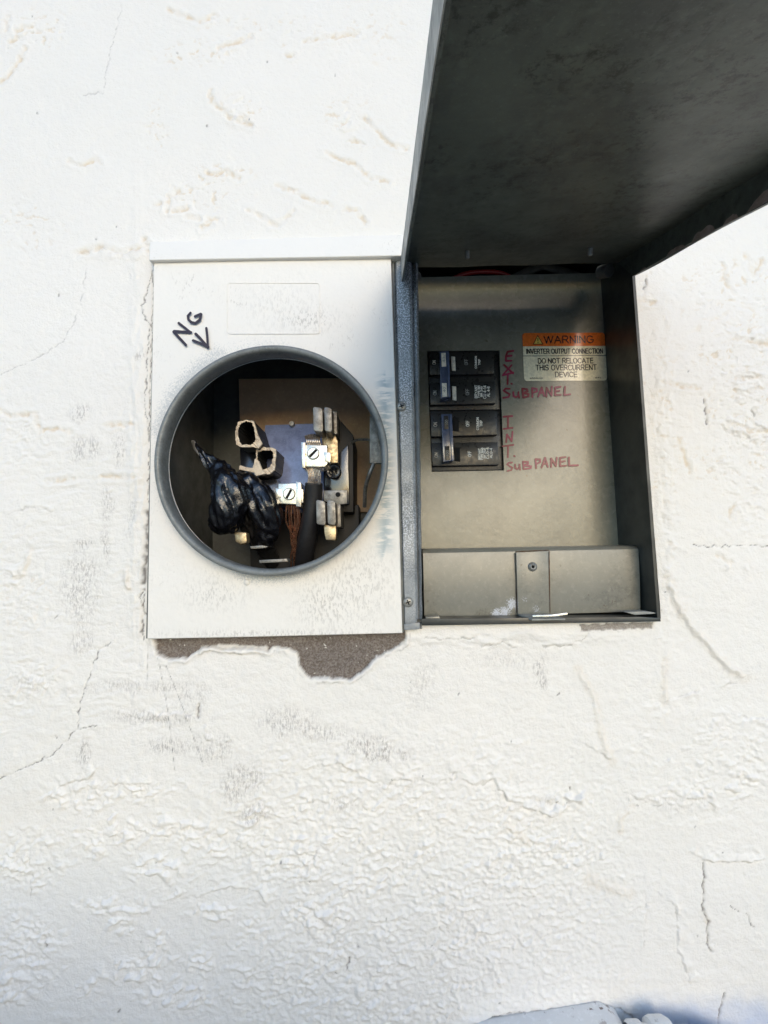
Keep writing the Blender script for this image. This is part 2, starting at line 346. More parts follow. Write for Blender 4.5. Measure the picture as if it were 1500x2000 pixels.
# ================================================================ ground
def mat_ground():
    m, nt, bs = newmat('sunlit_concrete_ground')
    c = mixc(nt, ramp(nt, noise(nt, 2, 5), .35, .65), (.46, .45, .43), (.38, .375, .36))
    nt.links.new(c, bs.inputs['Base Color']); bs.inputs['Roughness'].default_value = .9
    bump(nt, bs, noise(nt, 120, 4), .4, .004); return m
bm = bmesh.new()
vs = [bm.verts.new(p) for p in ((-400, -800, 0), (400, -800, 0), (400, 400, 0), (-400, 400, 0))]; bm.faces.new(vs)
g = link('ground', bm, mat_ground()); tag(g, 'pale concrete ground in front of the wall', 'ground', kind='structure')

# ================================================================ stucco wall
def perm(seed):
    return np.random.RandomState(seed).rand(256, 256).astype(np.float32)*2*math.pi
def gn(x, y, seed):
    ang = perm(seed); xi = np.floor(x).astype(int); yi = np.floor(y).astype(int); xf = (x-xi).astype(np.float32); yf = (y-yi).astype(np.float32)
    u = xf*xf*xf*(xf*(xf*6-15)+10); v = yf*yf*yf*(yf*(yf*6-15)+10)
    def g(a, b, dx, dy):
        t = ang[(xi+a) & 255, (yi+b) & 255]; return np.cos(t)*dx+np.sin(t)*dy
    n00 = g(0, 0, xf, yf); n10 = g(1, 0, xf-1, yf); n01 = g(0, 1, xf, yf-1); n11 = g(1, 1, xf-1, yf-1)
    return (n00*(1-u)+n10*u)*(1-v)+(n01*(1-u)+n11*u)*v
def fbm(x, y, seed, o=4, g=.5):
    s = 0; a = 1; t = 0
    for k in range(o):
        s = s+a*gn(x*2**k+k*17.3, y*2**k+k*9.1, seed+k); t += a; a *= g
    return s/t*1.6
def sst(a, b, x):
    t = np.clip((x-a)/(b-a), 0, 1); return t*t*(3-2*t)
def axis_coords(lo, hi, step, far_lo, far_hi):
    c = list(np.arange(lo, hi, step)); s = step; v = lo; left = []
    while v > far_lo: s *= 1.35; v -= s; left.append(max(v, far_lo))
    s = step; v = c[-1]; right = []
    while v < far_hi: s *= 1.35; v += s; right.append(min(v, far_hi))
    return np.array(left[::-1]+c+right)
STEP = .0008
xs = axis_coords(-.40, .40, STEP, -4.0, 4.0); zs = axis_coords(CZ-.50, CZ+.50, STEP, -0.05, CZ+1.9)
X, Z = np.meshgrid(xs, zs); nx, nz = len(xs), len(zs)
dx, dy_, dz_ = X-CAM.x, CD, Z-CAM.z         # photo pixel of each wall vertex, used to lay the traced marks
den = dy_*_f.y+dz_*_f.z
PXX = 750+FPX*(dx*_r.x+dy_*_r.y+dz_*_r.z)/den; PYY = 1000-FPX*(dx*_u.x+dy_*_u.y+dz_*_u.z)/den
PX_, PY_ = PXX.astype(np.float32), PYY.astype(np.float32)
H = np.zeros_like(PX_); A_tan = np.zeros_like(H); A_dirt = np.zeros_like(H); A_crk = np.zeros_like(H); A_blue_shade = np.zeros_like(H)
# warped copies so nothing is laid straight
wx = PX_+14*fbm(PX_/60, PY_/60, 3, 3); wy = PY_+14*fbm(PX_/60, PY_/60, 9, 3)
def ell(cx, cy, rx, ry, soft=.5):
    d = np.sqrt(((wx-cx)/rx)**2+((wy-cy)/ry)**2)+.28*fbm(PX_/34, PY_/34, 77, 3)
    return 1-sst(1-soft, 1+soft, d)
H += 1.3*fbm(PX_/330, PY_/300, 1, 2)+.5*fbm(PX_/120, PY_/110, 5, 2)
H += .30*fbm(PX_/26, PY_/20, 21, 4, .6)*(.6+.8*sst(300, 900, PY_))+.5*np.maximum(0, fbm(wx/44, wy/30, 23, 4, .6))*sst(900, 1500, PY_)
# trowel drags
drag = fbm(wx/80, wy/13, 31, 4, .6)
mid = sst(760, 900, PY_)*(1-sst(1380, 1500, PY_))*(1-sst(280, 420, PX_))
drag = drag*sst(-.35, .25, fbm(PX_/90, PY_/60, 37, 2)); H += (.45*drag+.55*(.35-np.abs(fbm(wx/110, wy/17, 35, 3, .6))))*mid+.10*drag
# rough patches
def maskof(lst):
    m = np.zeros_like(H)
    for e in lst: m = np.maximum(m, ell(*e[:4], .75 if e[2] > 100 else .5)*(e[4] if len(e) > 4 else 1))
    return m
rough = maskof([(880, 1760, 270, 240), (650, 1640, 190, 150), (760, 1900, 330, 140, .9), (1040, 1640, 120, 90), (560, 1930, 150, 120, .6), (900, 1560, 160, 50),
    (60, 1680, 90, 60, .8), (50, 1850, 90, 70, .7), (60, 1340, 80, 60, .5), (1420, 1480, 90, 80, .7), (1330, 1560, 90, 50, .7), (1440, 700, 110, 150, .8), (1470, 900, 70, 140, .8), (1290, 960, 40, 300, .45),
    (40, 860, 60, 60, .6), (50, 460, 70, 60, .6), (1280, 1500, 60, 160, .3), (30, 1130, 60, 90, .5), (420, 60, 170, 60, .35), (690, 80, 160, 50, .3), (420, 1640, 200, 120, .45)])
kd = fbm(wx/21, wy/14, 41, 4, .55)
LOW = .35+.65*sst(500, 1300, PY_)
rvar = .35+.65*sst(-.30, .30, fbm(PX_/95, PY_/75, 47, 3)); H += rough*LOW*1.3*np.maximum(0, fbm(wx/52, wy/30, 49, 4, .6))
H += rough*rvar*LOW*1.55*(.28*sst(.0, .20, kd)+.22*sst(.22, .42, kd)+1.2*np.maximum(kd, -.1)+.75*fbm(PX_/9, PY_/7.5, 45, 3, .6))
peel = fbm(PX_/9.5, PY_/8.0, 51, 2)
H += (.10+.55*sst(1350, 1600, PY_)*(1-sst(1150, 1300, PX_))*sst(350, 600, PX_))*peel
clus = maskof([(170, 1628, 20, 12), (150, 1560, 60, 22), (215, 1598, 16, 12), (305, 1695, 60, 22), (330, 1740, 24, 10), (350, 1620, 60, 26), (430, 1645, 60, 26), (250, 1625, 40, 20), (185, 1655, 24, 20),
    (225, 1765, 80, 16), (505, 1595, 50, 22), (238, 1805, 28, 18), (310, 1835, 24, 18), (395, 1878, 26, 22), (300, 1870, 40, 20), (280, 1900, 80, 20), (350, 1945, 80, 22), (30, 1680, 34, 34), (30, 1935, 34, 34),
    (175, 1925, 20, 16), (420, 1785, 50, 14), (490, 1815, 20, 14), (260, 1545, 90, 18), (365, 1668, 10, 8), (680, 1715, 16, 10), (745, 1725, 12, 10), (600, 1680, 30, 30), (590, 1640, 30, 14), (620, 1790, 60, 30),
    (1010, 1620, 30, 24), (1060, 1640, 30, 22), (1155, 1672, 22, 12), (1095, 1680, 40, 14), (980, 1680, 30, 16), (1370, 1560, 40, 20), (1110, 1560, 40, 16), (1440, 1530, 30, 30),
    (1480, 745, 40, 26), (1450, 770, 26, 14), (1410, 820, 20, 14), (1470, 840, 50, 20), (1480, 660, 40, 16), (1440, 1110, 40, 10, .5), (60, 1340, 40, 20, .6), (470, 225, 24, 18), (675, 235, 26, 18), (90, 1830, 20, 14), (20, 1130, 20, 20)])
cb = fbm(wx/26+5, wy/17, 61, 4, .5)
H += 1.4*clus*(.35+.65*sst(500, 1300, PY_))*(.75*sst(.02, .24, cb)+1.5*np.maximum(cb, 0)+.5*fbm(wx/11, wy/8, 63, 3, .6))+clus*.3*peel
# pits with brown dust, high on the wall
pit = maskof([(455, 55, 60, 26), (380, 108, 70, 26), (80, 60, 60, 40), (570, 60, 60, 24, .8), (310, 250, 26, 50, .8), (470, 210, 46, 36), (680, 220, 50, 30), (430, 340, 60, 20), (390, 380, 60, 30), (700, 280, 30, 14),
    (730, 60, 60, 60, .6), (1380, 560, 60, 60, .8), (1470, 560, 50, 60), (1440, 680, 80, 60), (1450, 800, 80, 60), (1260, 640, 20, 200, .7), (1300, 860, 26, 200, .8), (60, 440, 60, 50, .7), (40, 80, 50, 60, .5), (60, 1170, 60, 60, .5), (1440, 900, 80, 60), (1300, 1000, 26, 140, .6)])
pn = fbm(wx/13, wy/10, 71, 3)
pm = pit*sst(.16, .34, pn)
H -= .5*pm; A_tan = np.maximum(A_tan, pm*.7*sst(-.2, .3, fbm(PX_/40, PY_/40, 79, 2)))
def poly_d(pts, rad):
    """distance and signed side to a wobbling polyline, only near it"""
    p = np.array(pts, float)
    x0, x1, y0, y1 = p[:, 0].min()-rad, p[:, 0].max()+rad, p[:, 1].min()-rad, p[:, 1].max()+rad
    idx = np.where((PX_ > x0) & (PX_ < x1) & (PY_ > y0) & (PY_ < y1))
    qx = (PX_[idx]+3.2*fbm(PX_[idx]/14, PY_[idx]/14, 91, 3)*1.6); qy = (PY_[idx]+3.2*fbm(PX_[idx]/14, PY_[idx]/14, 97, 3)*1.6)
    best = np.full(qx.shape, 1e9); side = np.zeros(qx.shape); tt = np.zeros(qx.shape)
    for i in range(len(p)-1):
        a, b = p[i], p[i+1]; ab = b-a; L2 = (ab**2).sum()
        t = np.clip(((qx-a[0])*ab[0]+(qy-a[1])*ab[1])/L2, 0, 1)
        ex, ey = qx-(a[0]+ab[0]*t), qy-(a[1]+ab[1]*t); d = np.hypot(ex, ey)
        m = d < best; best[m] = d[m]; side[m] = np.sign(ab[0]*ey-ab[1]*ex)[m]; tt[m] = ((i+t)/(len(p)-1))[m]
    return idx, best, side, tt
def ledge(pts, a=1.0, w=26, s=1, tan=0):
    idx, d, sd_, t = poly_d(pts, w*3); taper = sst(0, .12, t)*sst(0, .12, 1-t)*(.65+.7*gn(t*9, t*3, 5))
    on = sst(-1.2, 1.2, -d*sd_*s)
    H[idx] += 1.5*a*taper*np.exp(-d/(w*.8))*on*sst(-.45, .1, fbm(PX_[idx]/22, PY_[idx]/22, 15, 2))
    gm = taper*sst(-.3, .2, fbm(PX_[idx]/18, PY_[idx]/18, 17, 2)); H[idx] -= .5*gm*np.exp(-(d/2)**2); A_crk[idx] = np.maximum(A_crk[idx], .30*gm*np.exp(-(d/1.3)**2))
    if tan: A_tan[idx] = np.maximum(A_tan[idx], tan*np.exp(-(d/3.2)**2))
def ridge(pts, a=1.0, w=4, tan=0):
    idx, d, sd_, t = poly_d(pts, w*4); taper = sst(0, .1, t)*sst(0, .1, 1-t)
    H[idx] += a*taper*np.exp(-(d/w)**2)
    if tan: A_tan[idx] = np.maximum(A_tan[idx], tan*np.exp(-((d-w*.8)/w)**2))
def crease(pts, a=.7, w=4.5, tan=.85):
    idx, d, sd_, t = poly_d(pts, w*4); n = sst(-.25, .25, fbm(PX_[idx]/18, PY_[idx]/18, 13, 2))
    H[idx] -= a*np.exp(-(d/w)**2)*(.35+.65*n); H[idx] += .3*np.exp(-((d-w*2)/w)**2)
    A_tan[idx] = np.maximum(A_tan[idx], tan*np.exp(-(d/(w*.9))**2)*(.25+.75*n))
def crackl(pts, w=.9, a=.5, dark=.9):
    idx, d, sd_, t = poly_d(pts, 12); n = sst(-.5, .1, fbm(PX_[idx]/16, PY_[idx]/16, 19, 2))
    H[idx] -= a*np.exp(-(d/w/1.3)**2); A_crk[idx] = np.maximum(A_crk[idx], dark*n*np.exp(-(d/w)**2))
for L in ([(427, 93), (459, 83), (490, 72)], [(560, 107), (572, 108)], [(411, 179), (413, 203), (432, 213), (453, 235), (475, 238), (490, 245)], [(470, 226), (480, 232)],
          [(712, 229), (736, 256), (762, 283), (795, 292)], [(686, 273), (706, 279)], [(637, 299), (661, 309), (693, 320), (720, 347), (757, 357)], [(541, 363), (576, 376), (613, 395), (650, 403)],
          [(675, 411), (695, 413), (715, 437)], [(299, 400), (314, 399)], [(325, 410), (330, 384), (349, 373)], [(405, 339), (427, 341), (443, 333), (464, 349)], [(363, 421), (389, 427)], [(405, 429), (427, 427)],
          [(395, 445), (411, 437)], [(0, 165), (32, 133), (50, 96)], [(32, 61), (61, 53)], [(21, 83), (43, 75)], [(16, 32), (13, 59)], [(133, 315), (160, 325), (187, 312), (197, 320)], [(340, 412), (366, 408)],
          [(1412, 520), (1416, 552), (1432, 572)], [(1432, 660), (1480, 672), (1510, 672)], [(1440, 740), (1480, 736)], [(1432, 828), (1464, 844), (1510, 840)], [(1324, 860), (1348, 924)],
          [(1296, 748), (1332, 756), (1366, 758)], [(1240, 585), (1275, 592)], [(0, 800), (20, 812), (68, 810), (78, 842), (112, 838), (140, 844)], [(208, 832), (256, 828)], [(90, 942), (140, 937)], [(200, 932), (262, 932)],
          [(1456, 500), (1470, 540), (1488, 510)], [(330, 20), (390, 42), (420, 30)], [(1400, 1084), (1426, 1100)], [(1424, 1010), (1432, 990)], [(595, 82), (650, 74), (700, 66)], [(485, 410), (512, 424), (540, 442), (575, 414)]):
    faint = L[0] == (485, 410)
    crease(L, tan=.35 if faint else .85)
for L in ([(149, 496), (197, 484), (235, 497), (290, 480)],): crease(L, 1.0, 6, .9); ledge(L, 1.3, 20, -1)
crease([(282, 470), (290, 488)], 1.6, 6, 1.0)
for L, a, w, s in (([(80, 1575), (105, 1545), (130, 1530), (175, 1520), (198, 1490)], 1.2, 22, 1), ([(185, 1550), (235, 1530), (300, 1530)], .9, 20, 1),
        ([(265, 1392), (295, 1388), (310, 1397), (345, 1392), (390, 1402)], 1.3, 14, -1), ([(400, 1415), (401, 1445), (460, 1450)], .8, 16, 1),
        ([(570, 1505), (610, 1500), (660, 1490), (710, 1515), (755, 1540), (770, 1520), (835, 1528)], 1.5, 30, 1), ([(705, 1560), (715, 1580), (735, 1583)], 1.2, 16, 1),
        ([(600, 1650), (625, 1650), (612, 1680), (626, 1710), (550, 1716)], 1.2, 18, 1), ([(570, 1720), (590, 1735), (628, 1750)], 1.2, 18, -1), ([(595, 1770), (625, 1795), (645, 1810), (655, 1790), (706, 1800)], 1.2, 20, 1),
        ([(350, 1756), (390, 1750), (450, 1730), (505, 1740), (525, 1770)], .9, 20, 1), ([(855, 1490), (895, 1515), (935, 1537), (964, 1520), (990, 1562), (1030, 1577), (1078, 1594), (1120, 1572)], 1.9, 34, 1),
        ([(1060, 1565), (1100, 1576), (1140, 1550)], 1.3, 16, -1), ([(1125, 1445), (1165, 1466), (1195, 1486)], .8, 20, 1), ([(1215, 1545), (1250, 1560), (1285, 1577), (1296, 1565)], 1.2, 18, 1),
        ([(1250, 1478), (1290, 1494), (1312, 1478)], .9, 14, -1), ([(1040, 1665), (1042, 1696), (1070, 1706)], 1.0, 12, -1), ([(1345, 1662), (1375, 1680), (1440, 1684), (1500, 1678)], 1.4, 22, 1),
        ([(1280, 1740), (1320, 1770), (1323, 1850), (1356, 1936)], 1.1, 20, 1), ([(1435, 1392), (1460, 1402), (1510, 1405)], 1.4, 16, -1), ([(1405, 1345), (1425, 1335), (1450, 1330)], 1.2, 12, 1),
        ([(0, 1010), (60, 990), (110, 1000)], .5, 20, 1), ([(1235, 1385), (1290, 1372), (1380, 1345)], .8, 20, -1), ([(1260, 1700), (1262, 1790), (1256, 1860)], .4, 30, -1),
        ([(520, 1800), (518, 1860), (500, 1890), (470, 1940)], .8, 26, -1), ([(50, 1640), (62, 1700), (58, 1760)], .7, 20, 1), ([(740, 1820), (870, 1860), (1000, 1880)], .9, 20, -1)):
    ledge(L, a, w, s)
for L, a, w in (([(1304, 1130), (1320, 1176), (1344, 1216), (1380, 1256), (1420, 1300), (1455, 1325)], 2.0, 6), ([(1128, 1305), (1160, 1360), (1180, 1450), (1197, 1490)], .7, 5), ([(1298, 1290), (1298, 1376)], .9, 4),
        ([(990, 1610), (1005, 1622), (1030, 1645)], 1.0, 4), ([(1212, 1625), (1213, 1595), (1236, 1578)], 1.0, 4), ([(1372, 1780), (1380, 1800)], .5, 3), ([(1150, 1718), (1230, 1745)], .9, 8), ([(40, 1125), (52, 1098), (62, 1075)], 1.2, 4),
        ([(250, 1110), (246, 1130), (254, 1152)], 1.5, 4)): ridge(L, a, w, .25)
for L in ([(-10, 1527), (100, 1475), (152, 1422), (156, 1370), (185, 1290), (196, 1268), (218, 1255)], [(1354, 1064), (1384, 1068), (1416, 1066), (1505, 1066)], [(1425, 1768), (1443, 1783)], [(1457, 1785), (1473, 1815)],
          [(303, 512), (292, 550), (284, 585), (278, 600), (285, 625), (298, 640)], [(292, 640), (287, 720), (284, 790), (290, 850)], [(283, 1195), (279, 1240), (284, 1260)], [(155, 1422), (190, 1418)]):
    crackl(L)
for L in ([(237, 10), (221, 80), (216, 101), (200, 181), (160, 187)], [(168, 516), (164, 572), (148, 620), (124, 668), (80, 696), (0, 732)]): crackl(L, .8, .3, .35)
for L in ([(1262, 542), (1259, 565)], [(1412, 832), (1419, 843)], [(1375, 1685), (1374, 1750), (1371, 1775), (1383, 1800), (1380, 1845), (1392, 1860)], [(1415, 1940), (1405, 1980), (1403, 2010)], [(1376, 780), (1381, 828)],
          [(88, 1825), (90, 1852)], [(684, 1870), (678, 1892)], [(885, 1510), (887, 1518)], [(388, 1375), (389, 1400)], [(1470, 800), (1476, 812)], [(1112, 1538), (1115, 1542)]):
    crackl(L, 1.7, 1.2, .85)
sx = np.random.RandomState(4)
for k in range(70):                          # pinholes in the paint
    cx, cy = sx.uniform(0, 1500), sx.uniform(0, 2000) if k % 3 else sx.uniform(1350, 2000)
    crackl([(cx, cy), (cx+sx.uniform(-3, 3), cy+sx.uniform(1, 5))], sx.uniform(.7, 1.4), .5, .85)
for L, w_ in (([(289, 1000), (288, 1060), (284, 1110), (281, 1150)], 4.2), ([(283, 1160), (280, 1200), (278, 1235)], 1.3), ([(296, 515), (300, 560), (297, 640), (293, 800), (290, 980)], 1.1), ([(281, 1150), (274, 1170), (282, 1190)], 1.0)): crackl(L, w_, 1.0, .9)
crackl([(960, 1990), (1000, 1981), (1090, 1973), (1172, 1966), (1212, 1972), (1238, 1990)], 1.3, 1.0, .6)
# pencil-like scratches under the meter box: straight
def scratch(pts, w=.8, dark=.75):
    global PX_
    idx = np.where((PX_ > min(p[0] for p in pts)-6) & (PX_ < max(p[0] for p in pts)+6) & (PY_ > min(p[1] for p in pts)-3) & (PY_ < max(p[1] for p in pts)+3))
    for i in range(len(pts)-1):
        a, b = np.array(pts[i]), np.array(pts[i+1]); ab = b-a
        t = np.clip(((PX_[idx]-a[0])*ab[0]+(PY_[idx]-a[1])*ab[1])/(ab**2).sum(), 0, 1)
        d = np.hypot(PX_[idx]-a[0]-ab[0]*t, PY_[idx]-a[1]-ab[1]*t)
        A_crk[idx] = np.maximum(A_crk[idx], dark*np.exp(-(d/w)**2)*(.55+.45*np.sin(PY_[idx]*.31))); H[idx] -= .2*np.exp(-(d/w)**2)
scratch([(309, 1285), (327, 1385), (341, 1505)]); scratch([(324, 1300), (362, 1395), (396, 1492)]); scratch([(288, 1250), (288, 1345)], .8, .55)
for e in ((160, 804, 22, 16), (165, 875, 30, 22), (232, 880, 14, 30), (210, 985, 12, 34), (168, 1062, 26, 10), (210, 1060, 8, 44), (158, 1150, 36, 70), (160, 1250, 26, 30, .6), (276, 690, 12, 12), (255, 1010, 12, 34, .5),
          (560, 1410, 55, 28), (722, 1462, 40, 22, 1.2), (630, 1430, 50, 16, .8), (470, 1525, 44, 36), (330, 1458, 44, 16, .8), (165, 1470, 10, 30, 1), (290, 1342, 120, 12, .6), (375, 1360, 30, 36, .6), (495, 1590, 34, 16, .8),
          (825, 1335, 24, 44, .5), (1058, 1315, 12, 34, .9), (760, 1470, 34, 20, .8), (300, 1400, 90, 12, .8), (990, 1290, 70, 14, .4), (420, 1460, 40, 26, .6), (60, 1340, 40, 20, .3), (670, 1570, 24, 16, .5), (1060, 1560, 20, 10, .5), (1300, 1570, 90, 16, .3)):
    A_dirt = np.maximum(A_dirt, ell(*e[:4], .6)*(e[4] if len(e) > 4 else .8))
# bluish sky-lit shadow by the conduit box, painted into the wall colour
A_blue_shade = ell(1400, 2012, 300, 52, .8)*sst(1200, 1270, PX_)*(.7+.5*fbm(PX_/70, PY_/30, 133, 3)*.5)
# bare mortar patch (paint and skim coat gone)
mort = [(298, 1225), (300, 1258), (306, 1280), (330, 1288), (365, 1287), (385, 1272), (408, 1262), (430, 1270), (470, 1268), (510, 1270), (522, 1276), (532, 1264), (556, 1267), (578, 1275), (583, 1300), (596, 1318), (604, 1327), (640, 1326),
        (684, 1329), (705, 1316), (722, 1300), (735, 1284), (760, 1274), (788, 1258), (794, 1244), (790, 1225)]
def polysdf(poly):
    p = np.array(poly, float); x0, x1, y0, y1 = p[:, 0].min()-30, p[:, 0].max()+30, p[:, 1].min()-30, p[:, 1].max()+30
    idx = np.where((PX_ > x0) & (PX_ < x1) & (PY_ > y0) & (PY_ < y1))
    qx = PX_[idx]+5*fbm(PX_[idx]/16, PY_[idx]/16, 101, 4, .6); qy = PY_[idx]+5*fbm(PX_[idx]/16, PY_[idx]/16, 105, 4, .6)
    d = np.full(qx.shape, 1e9); ins = np.zeros(qx.shape, bool)
    for i in range(len(p)):
        a, b = p[i], p[(i+1) % len(p)]; ab = b-a; t = np.clip(((qx-a[0])*ab[0]+(qy-a[1])*ab[1])/(ab**2).sum(), 0, 1)
        d = np.minimum(d, np.hypot(qx-a[0]-ab[0]*t, qy-a[1]-ab[1]*t))
        c = ((a[1] > qy) != (b[1] > qy)); xx = a[0]+(qy-a[1])/(b[1]-a[1]+1e-12)*(b[0]-a[0]); ins ^= c & (qx < xx)
    return idx, np.where(ins, -d, d)
A_mort = np.zeros_like(H)
idx, sdf = polysdf(mort)
k = 1-sst(-2.2, -.6, sdf); A_mort[idx] = k
H[idx] -= 4.6*(1-sst(-2.6, .6, sdf)); H[idx] += 1.1*np.exp(-((sdf-4)/4)**2)*sst(-.3, .3, fbm(PX_[idx]/30, PY_[idx]/30, 119, 3)); A_crk[idx] = np.maximum(A_crk[idx], .35*np.exp(-((sdf-7)/1.0)**2)*sst(-.1, .3, fbm(PX_[idx]/20, PY_[idx]/20, 117, 2))); H[idx] += k*(.6*fbm(PX_[idx]/6, PY_[idx]/6, 111, 3)+1.2*fbm(PX_[idx]/40, PY_[idx]/25, 113, 2))
band = [(390, 1264), (440, 1260), (520, 1264), (524, 1277), (440, 1275), (408, 1270), (388, 1276)]     # ledge of old white skim left in it
idx, sdf = polysdf(band); k2 = 1-sst(-1, 1.5, sdf); A_mort[idx] *= 1-k2*.75; H[idx] += 1.6*k2
strip = [(1130, 1219), (1278, 1214), (1276, 1229), (1135, 1234)]
idx, sdf = polysdf(strip); k3 = 1-sst(-2, 0, sdf); A_mort[idx] = np.maximum(A_mort[idx], k3*.75); H[idx] -= 1.6*k3
# lumpy filler under and beside the breaker box
H += 1.6*ell(1000, 1246, 200, 16, .5)*(.6+fbm(PX_/50, PY_/16, 121, 3)); H += .9*ell(1296, 900, 20, 380, .6)*(.8+1.2*fbm(PX_/14, PY_/30, 123, 3))
for L in ([(830, 1245), (870, 1250), (930, 1246)], [(1060, 1262), (1105, 1262), (1140, 1250), (1150, 1236)], [(940, 1262), (980, 1256), (1010, 1266)]): crackl(L, 1.1, .9, .45)
H += 1.3*ell(270, 880, 16, 420, .6)*(.7+fbm(PX_/12, PY_/50, 125, 3))
hole_m = [(306, 505), (760, 496), (782, 1232), (294, 1243)]; hole_b = [(770, 484), (1236, 484), (1290, 1213), (786, 1218)]
def inside(poly, x, y):
    ins = np.zeros(x.shape, bool)
    for i in range(len(poly)):
        a, b = poly[i], poly[(i+1) % len(poly)]
        if a[1] == b[1]: continue
        c = ((a[1] > y) != (b[1] > y)); xx = a[0]+(y-a[1])/(b[1]-a[1])*(b[0]-a[0]); ins ^= c & (x < xx)
    return ins
# near the metal the plaster is dressed flush
for hp, reach in ((hole_m, 14), (hole_b, 12)):
    p = np.array(hp, float); d = np.full(H.shape, 1e9, np.float32)
    for i in range(4):
        a, b = p[i], p[(i+1) % 4]; ab = b-a; t = np.clip(((PX_-a[0])*ab[0]+(PY_-a[1])*ab[1])/(ab**2).sum(), 0, 1)
        d = np.minimum(d, np.hypot(PX_-a[0]-ab[0]*t, PY_-a[1]-ab[1]*t))
    q = np.exp(-(d/reach)**2); H = H*(1-q*.8)+np.where(A_mort > .3, H*q*.8, 0)
fade = (1-sst(.44, .6, np.abs(X)))*(1-sst(.54, .8, np.abs(Z-CZ)))
H = np.where(fade > 0, H, H*.5)
co_ = np.empty((nx*nz, 3), np.float32); co_[:, 0] = X.ravel(); co_[:, 1] = -(H/1000.0).ravel(); co_[:, 2] = Z.ravel()
ii = (np.arange(nz-1)[:, None]*nx+np.arange(nx-1)[None, :]).ravel()
fc = np.stack([ii, ii+1, ii+nx+1, ii+nx], 1)
cxm, cym = PX_.ravel()[fc].mean(1), PY_.ravel()[fc].mean(1)
keep = ~(inside(hole_m, cxm, cym) | inside(hole_b, cxm, cym)); fc = fc[keep]
used = np.zeros(nx*nz, bool); used[fc.ravel()] = True; remap = np.cumsum(used)-1; fc = remap[fc]; co_ = co_[used]
me = bpy.data.meshes.new('stucco_wall'); me.vertices.add(len(co_)); me.vertices.foreach_set('co', co_.ravel())
me.loops.add(fc.size); me.loops.foreach_set('vertex_index', fc.ravel().astype(np.int32)); me.polygons.add(len(fc))
me.polygons.foreach_set('loop_start', np.arange(0, fc.size, 4, dtype=np.int32)); me.polygons.foreach_set('loop_total', np.full(len(fc), 4, np.int32))
me.polygons.foreach_set('use_smooth', np.ones(len(fc), bool)); me.update()
for nme, arr in (('tan', A_tan), ('dirt', A_dirt), ('crack', A_crk), ('blueshade', A_blue_shade), ('mortar', A_mort)):
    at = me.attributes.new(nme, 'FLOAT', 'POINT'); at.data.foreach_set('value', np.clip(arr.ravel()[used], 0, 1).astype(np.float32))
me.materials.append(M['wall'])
wall = bpy.data.objects.new('stucco_wall', me); COL.objects.link(wall)
tag(wall, 'white painted rough stucco wall with cracks, scuffs and a bare mortar patch', 'wall')

bm = bmesh.new(); bbox(bm, -4, 4, .14, .2, 0, CZ+1.9)
link('wall_core', bm, plain('block_core', (.3, .28, .25), .9), wall)
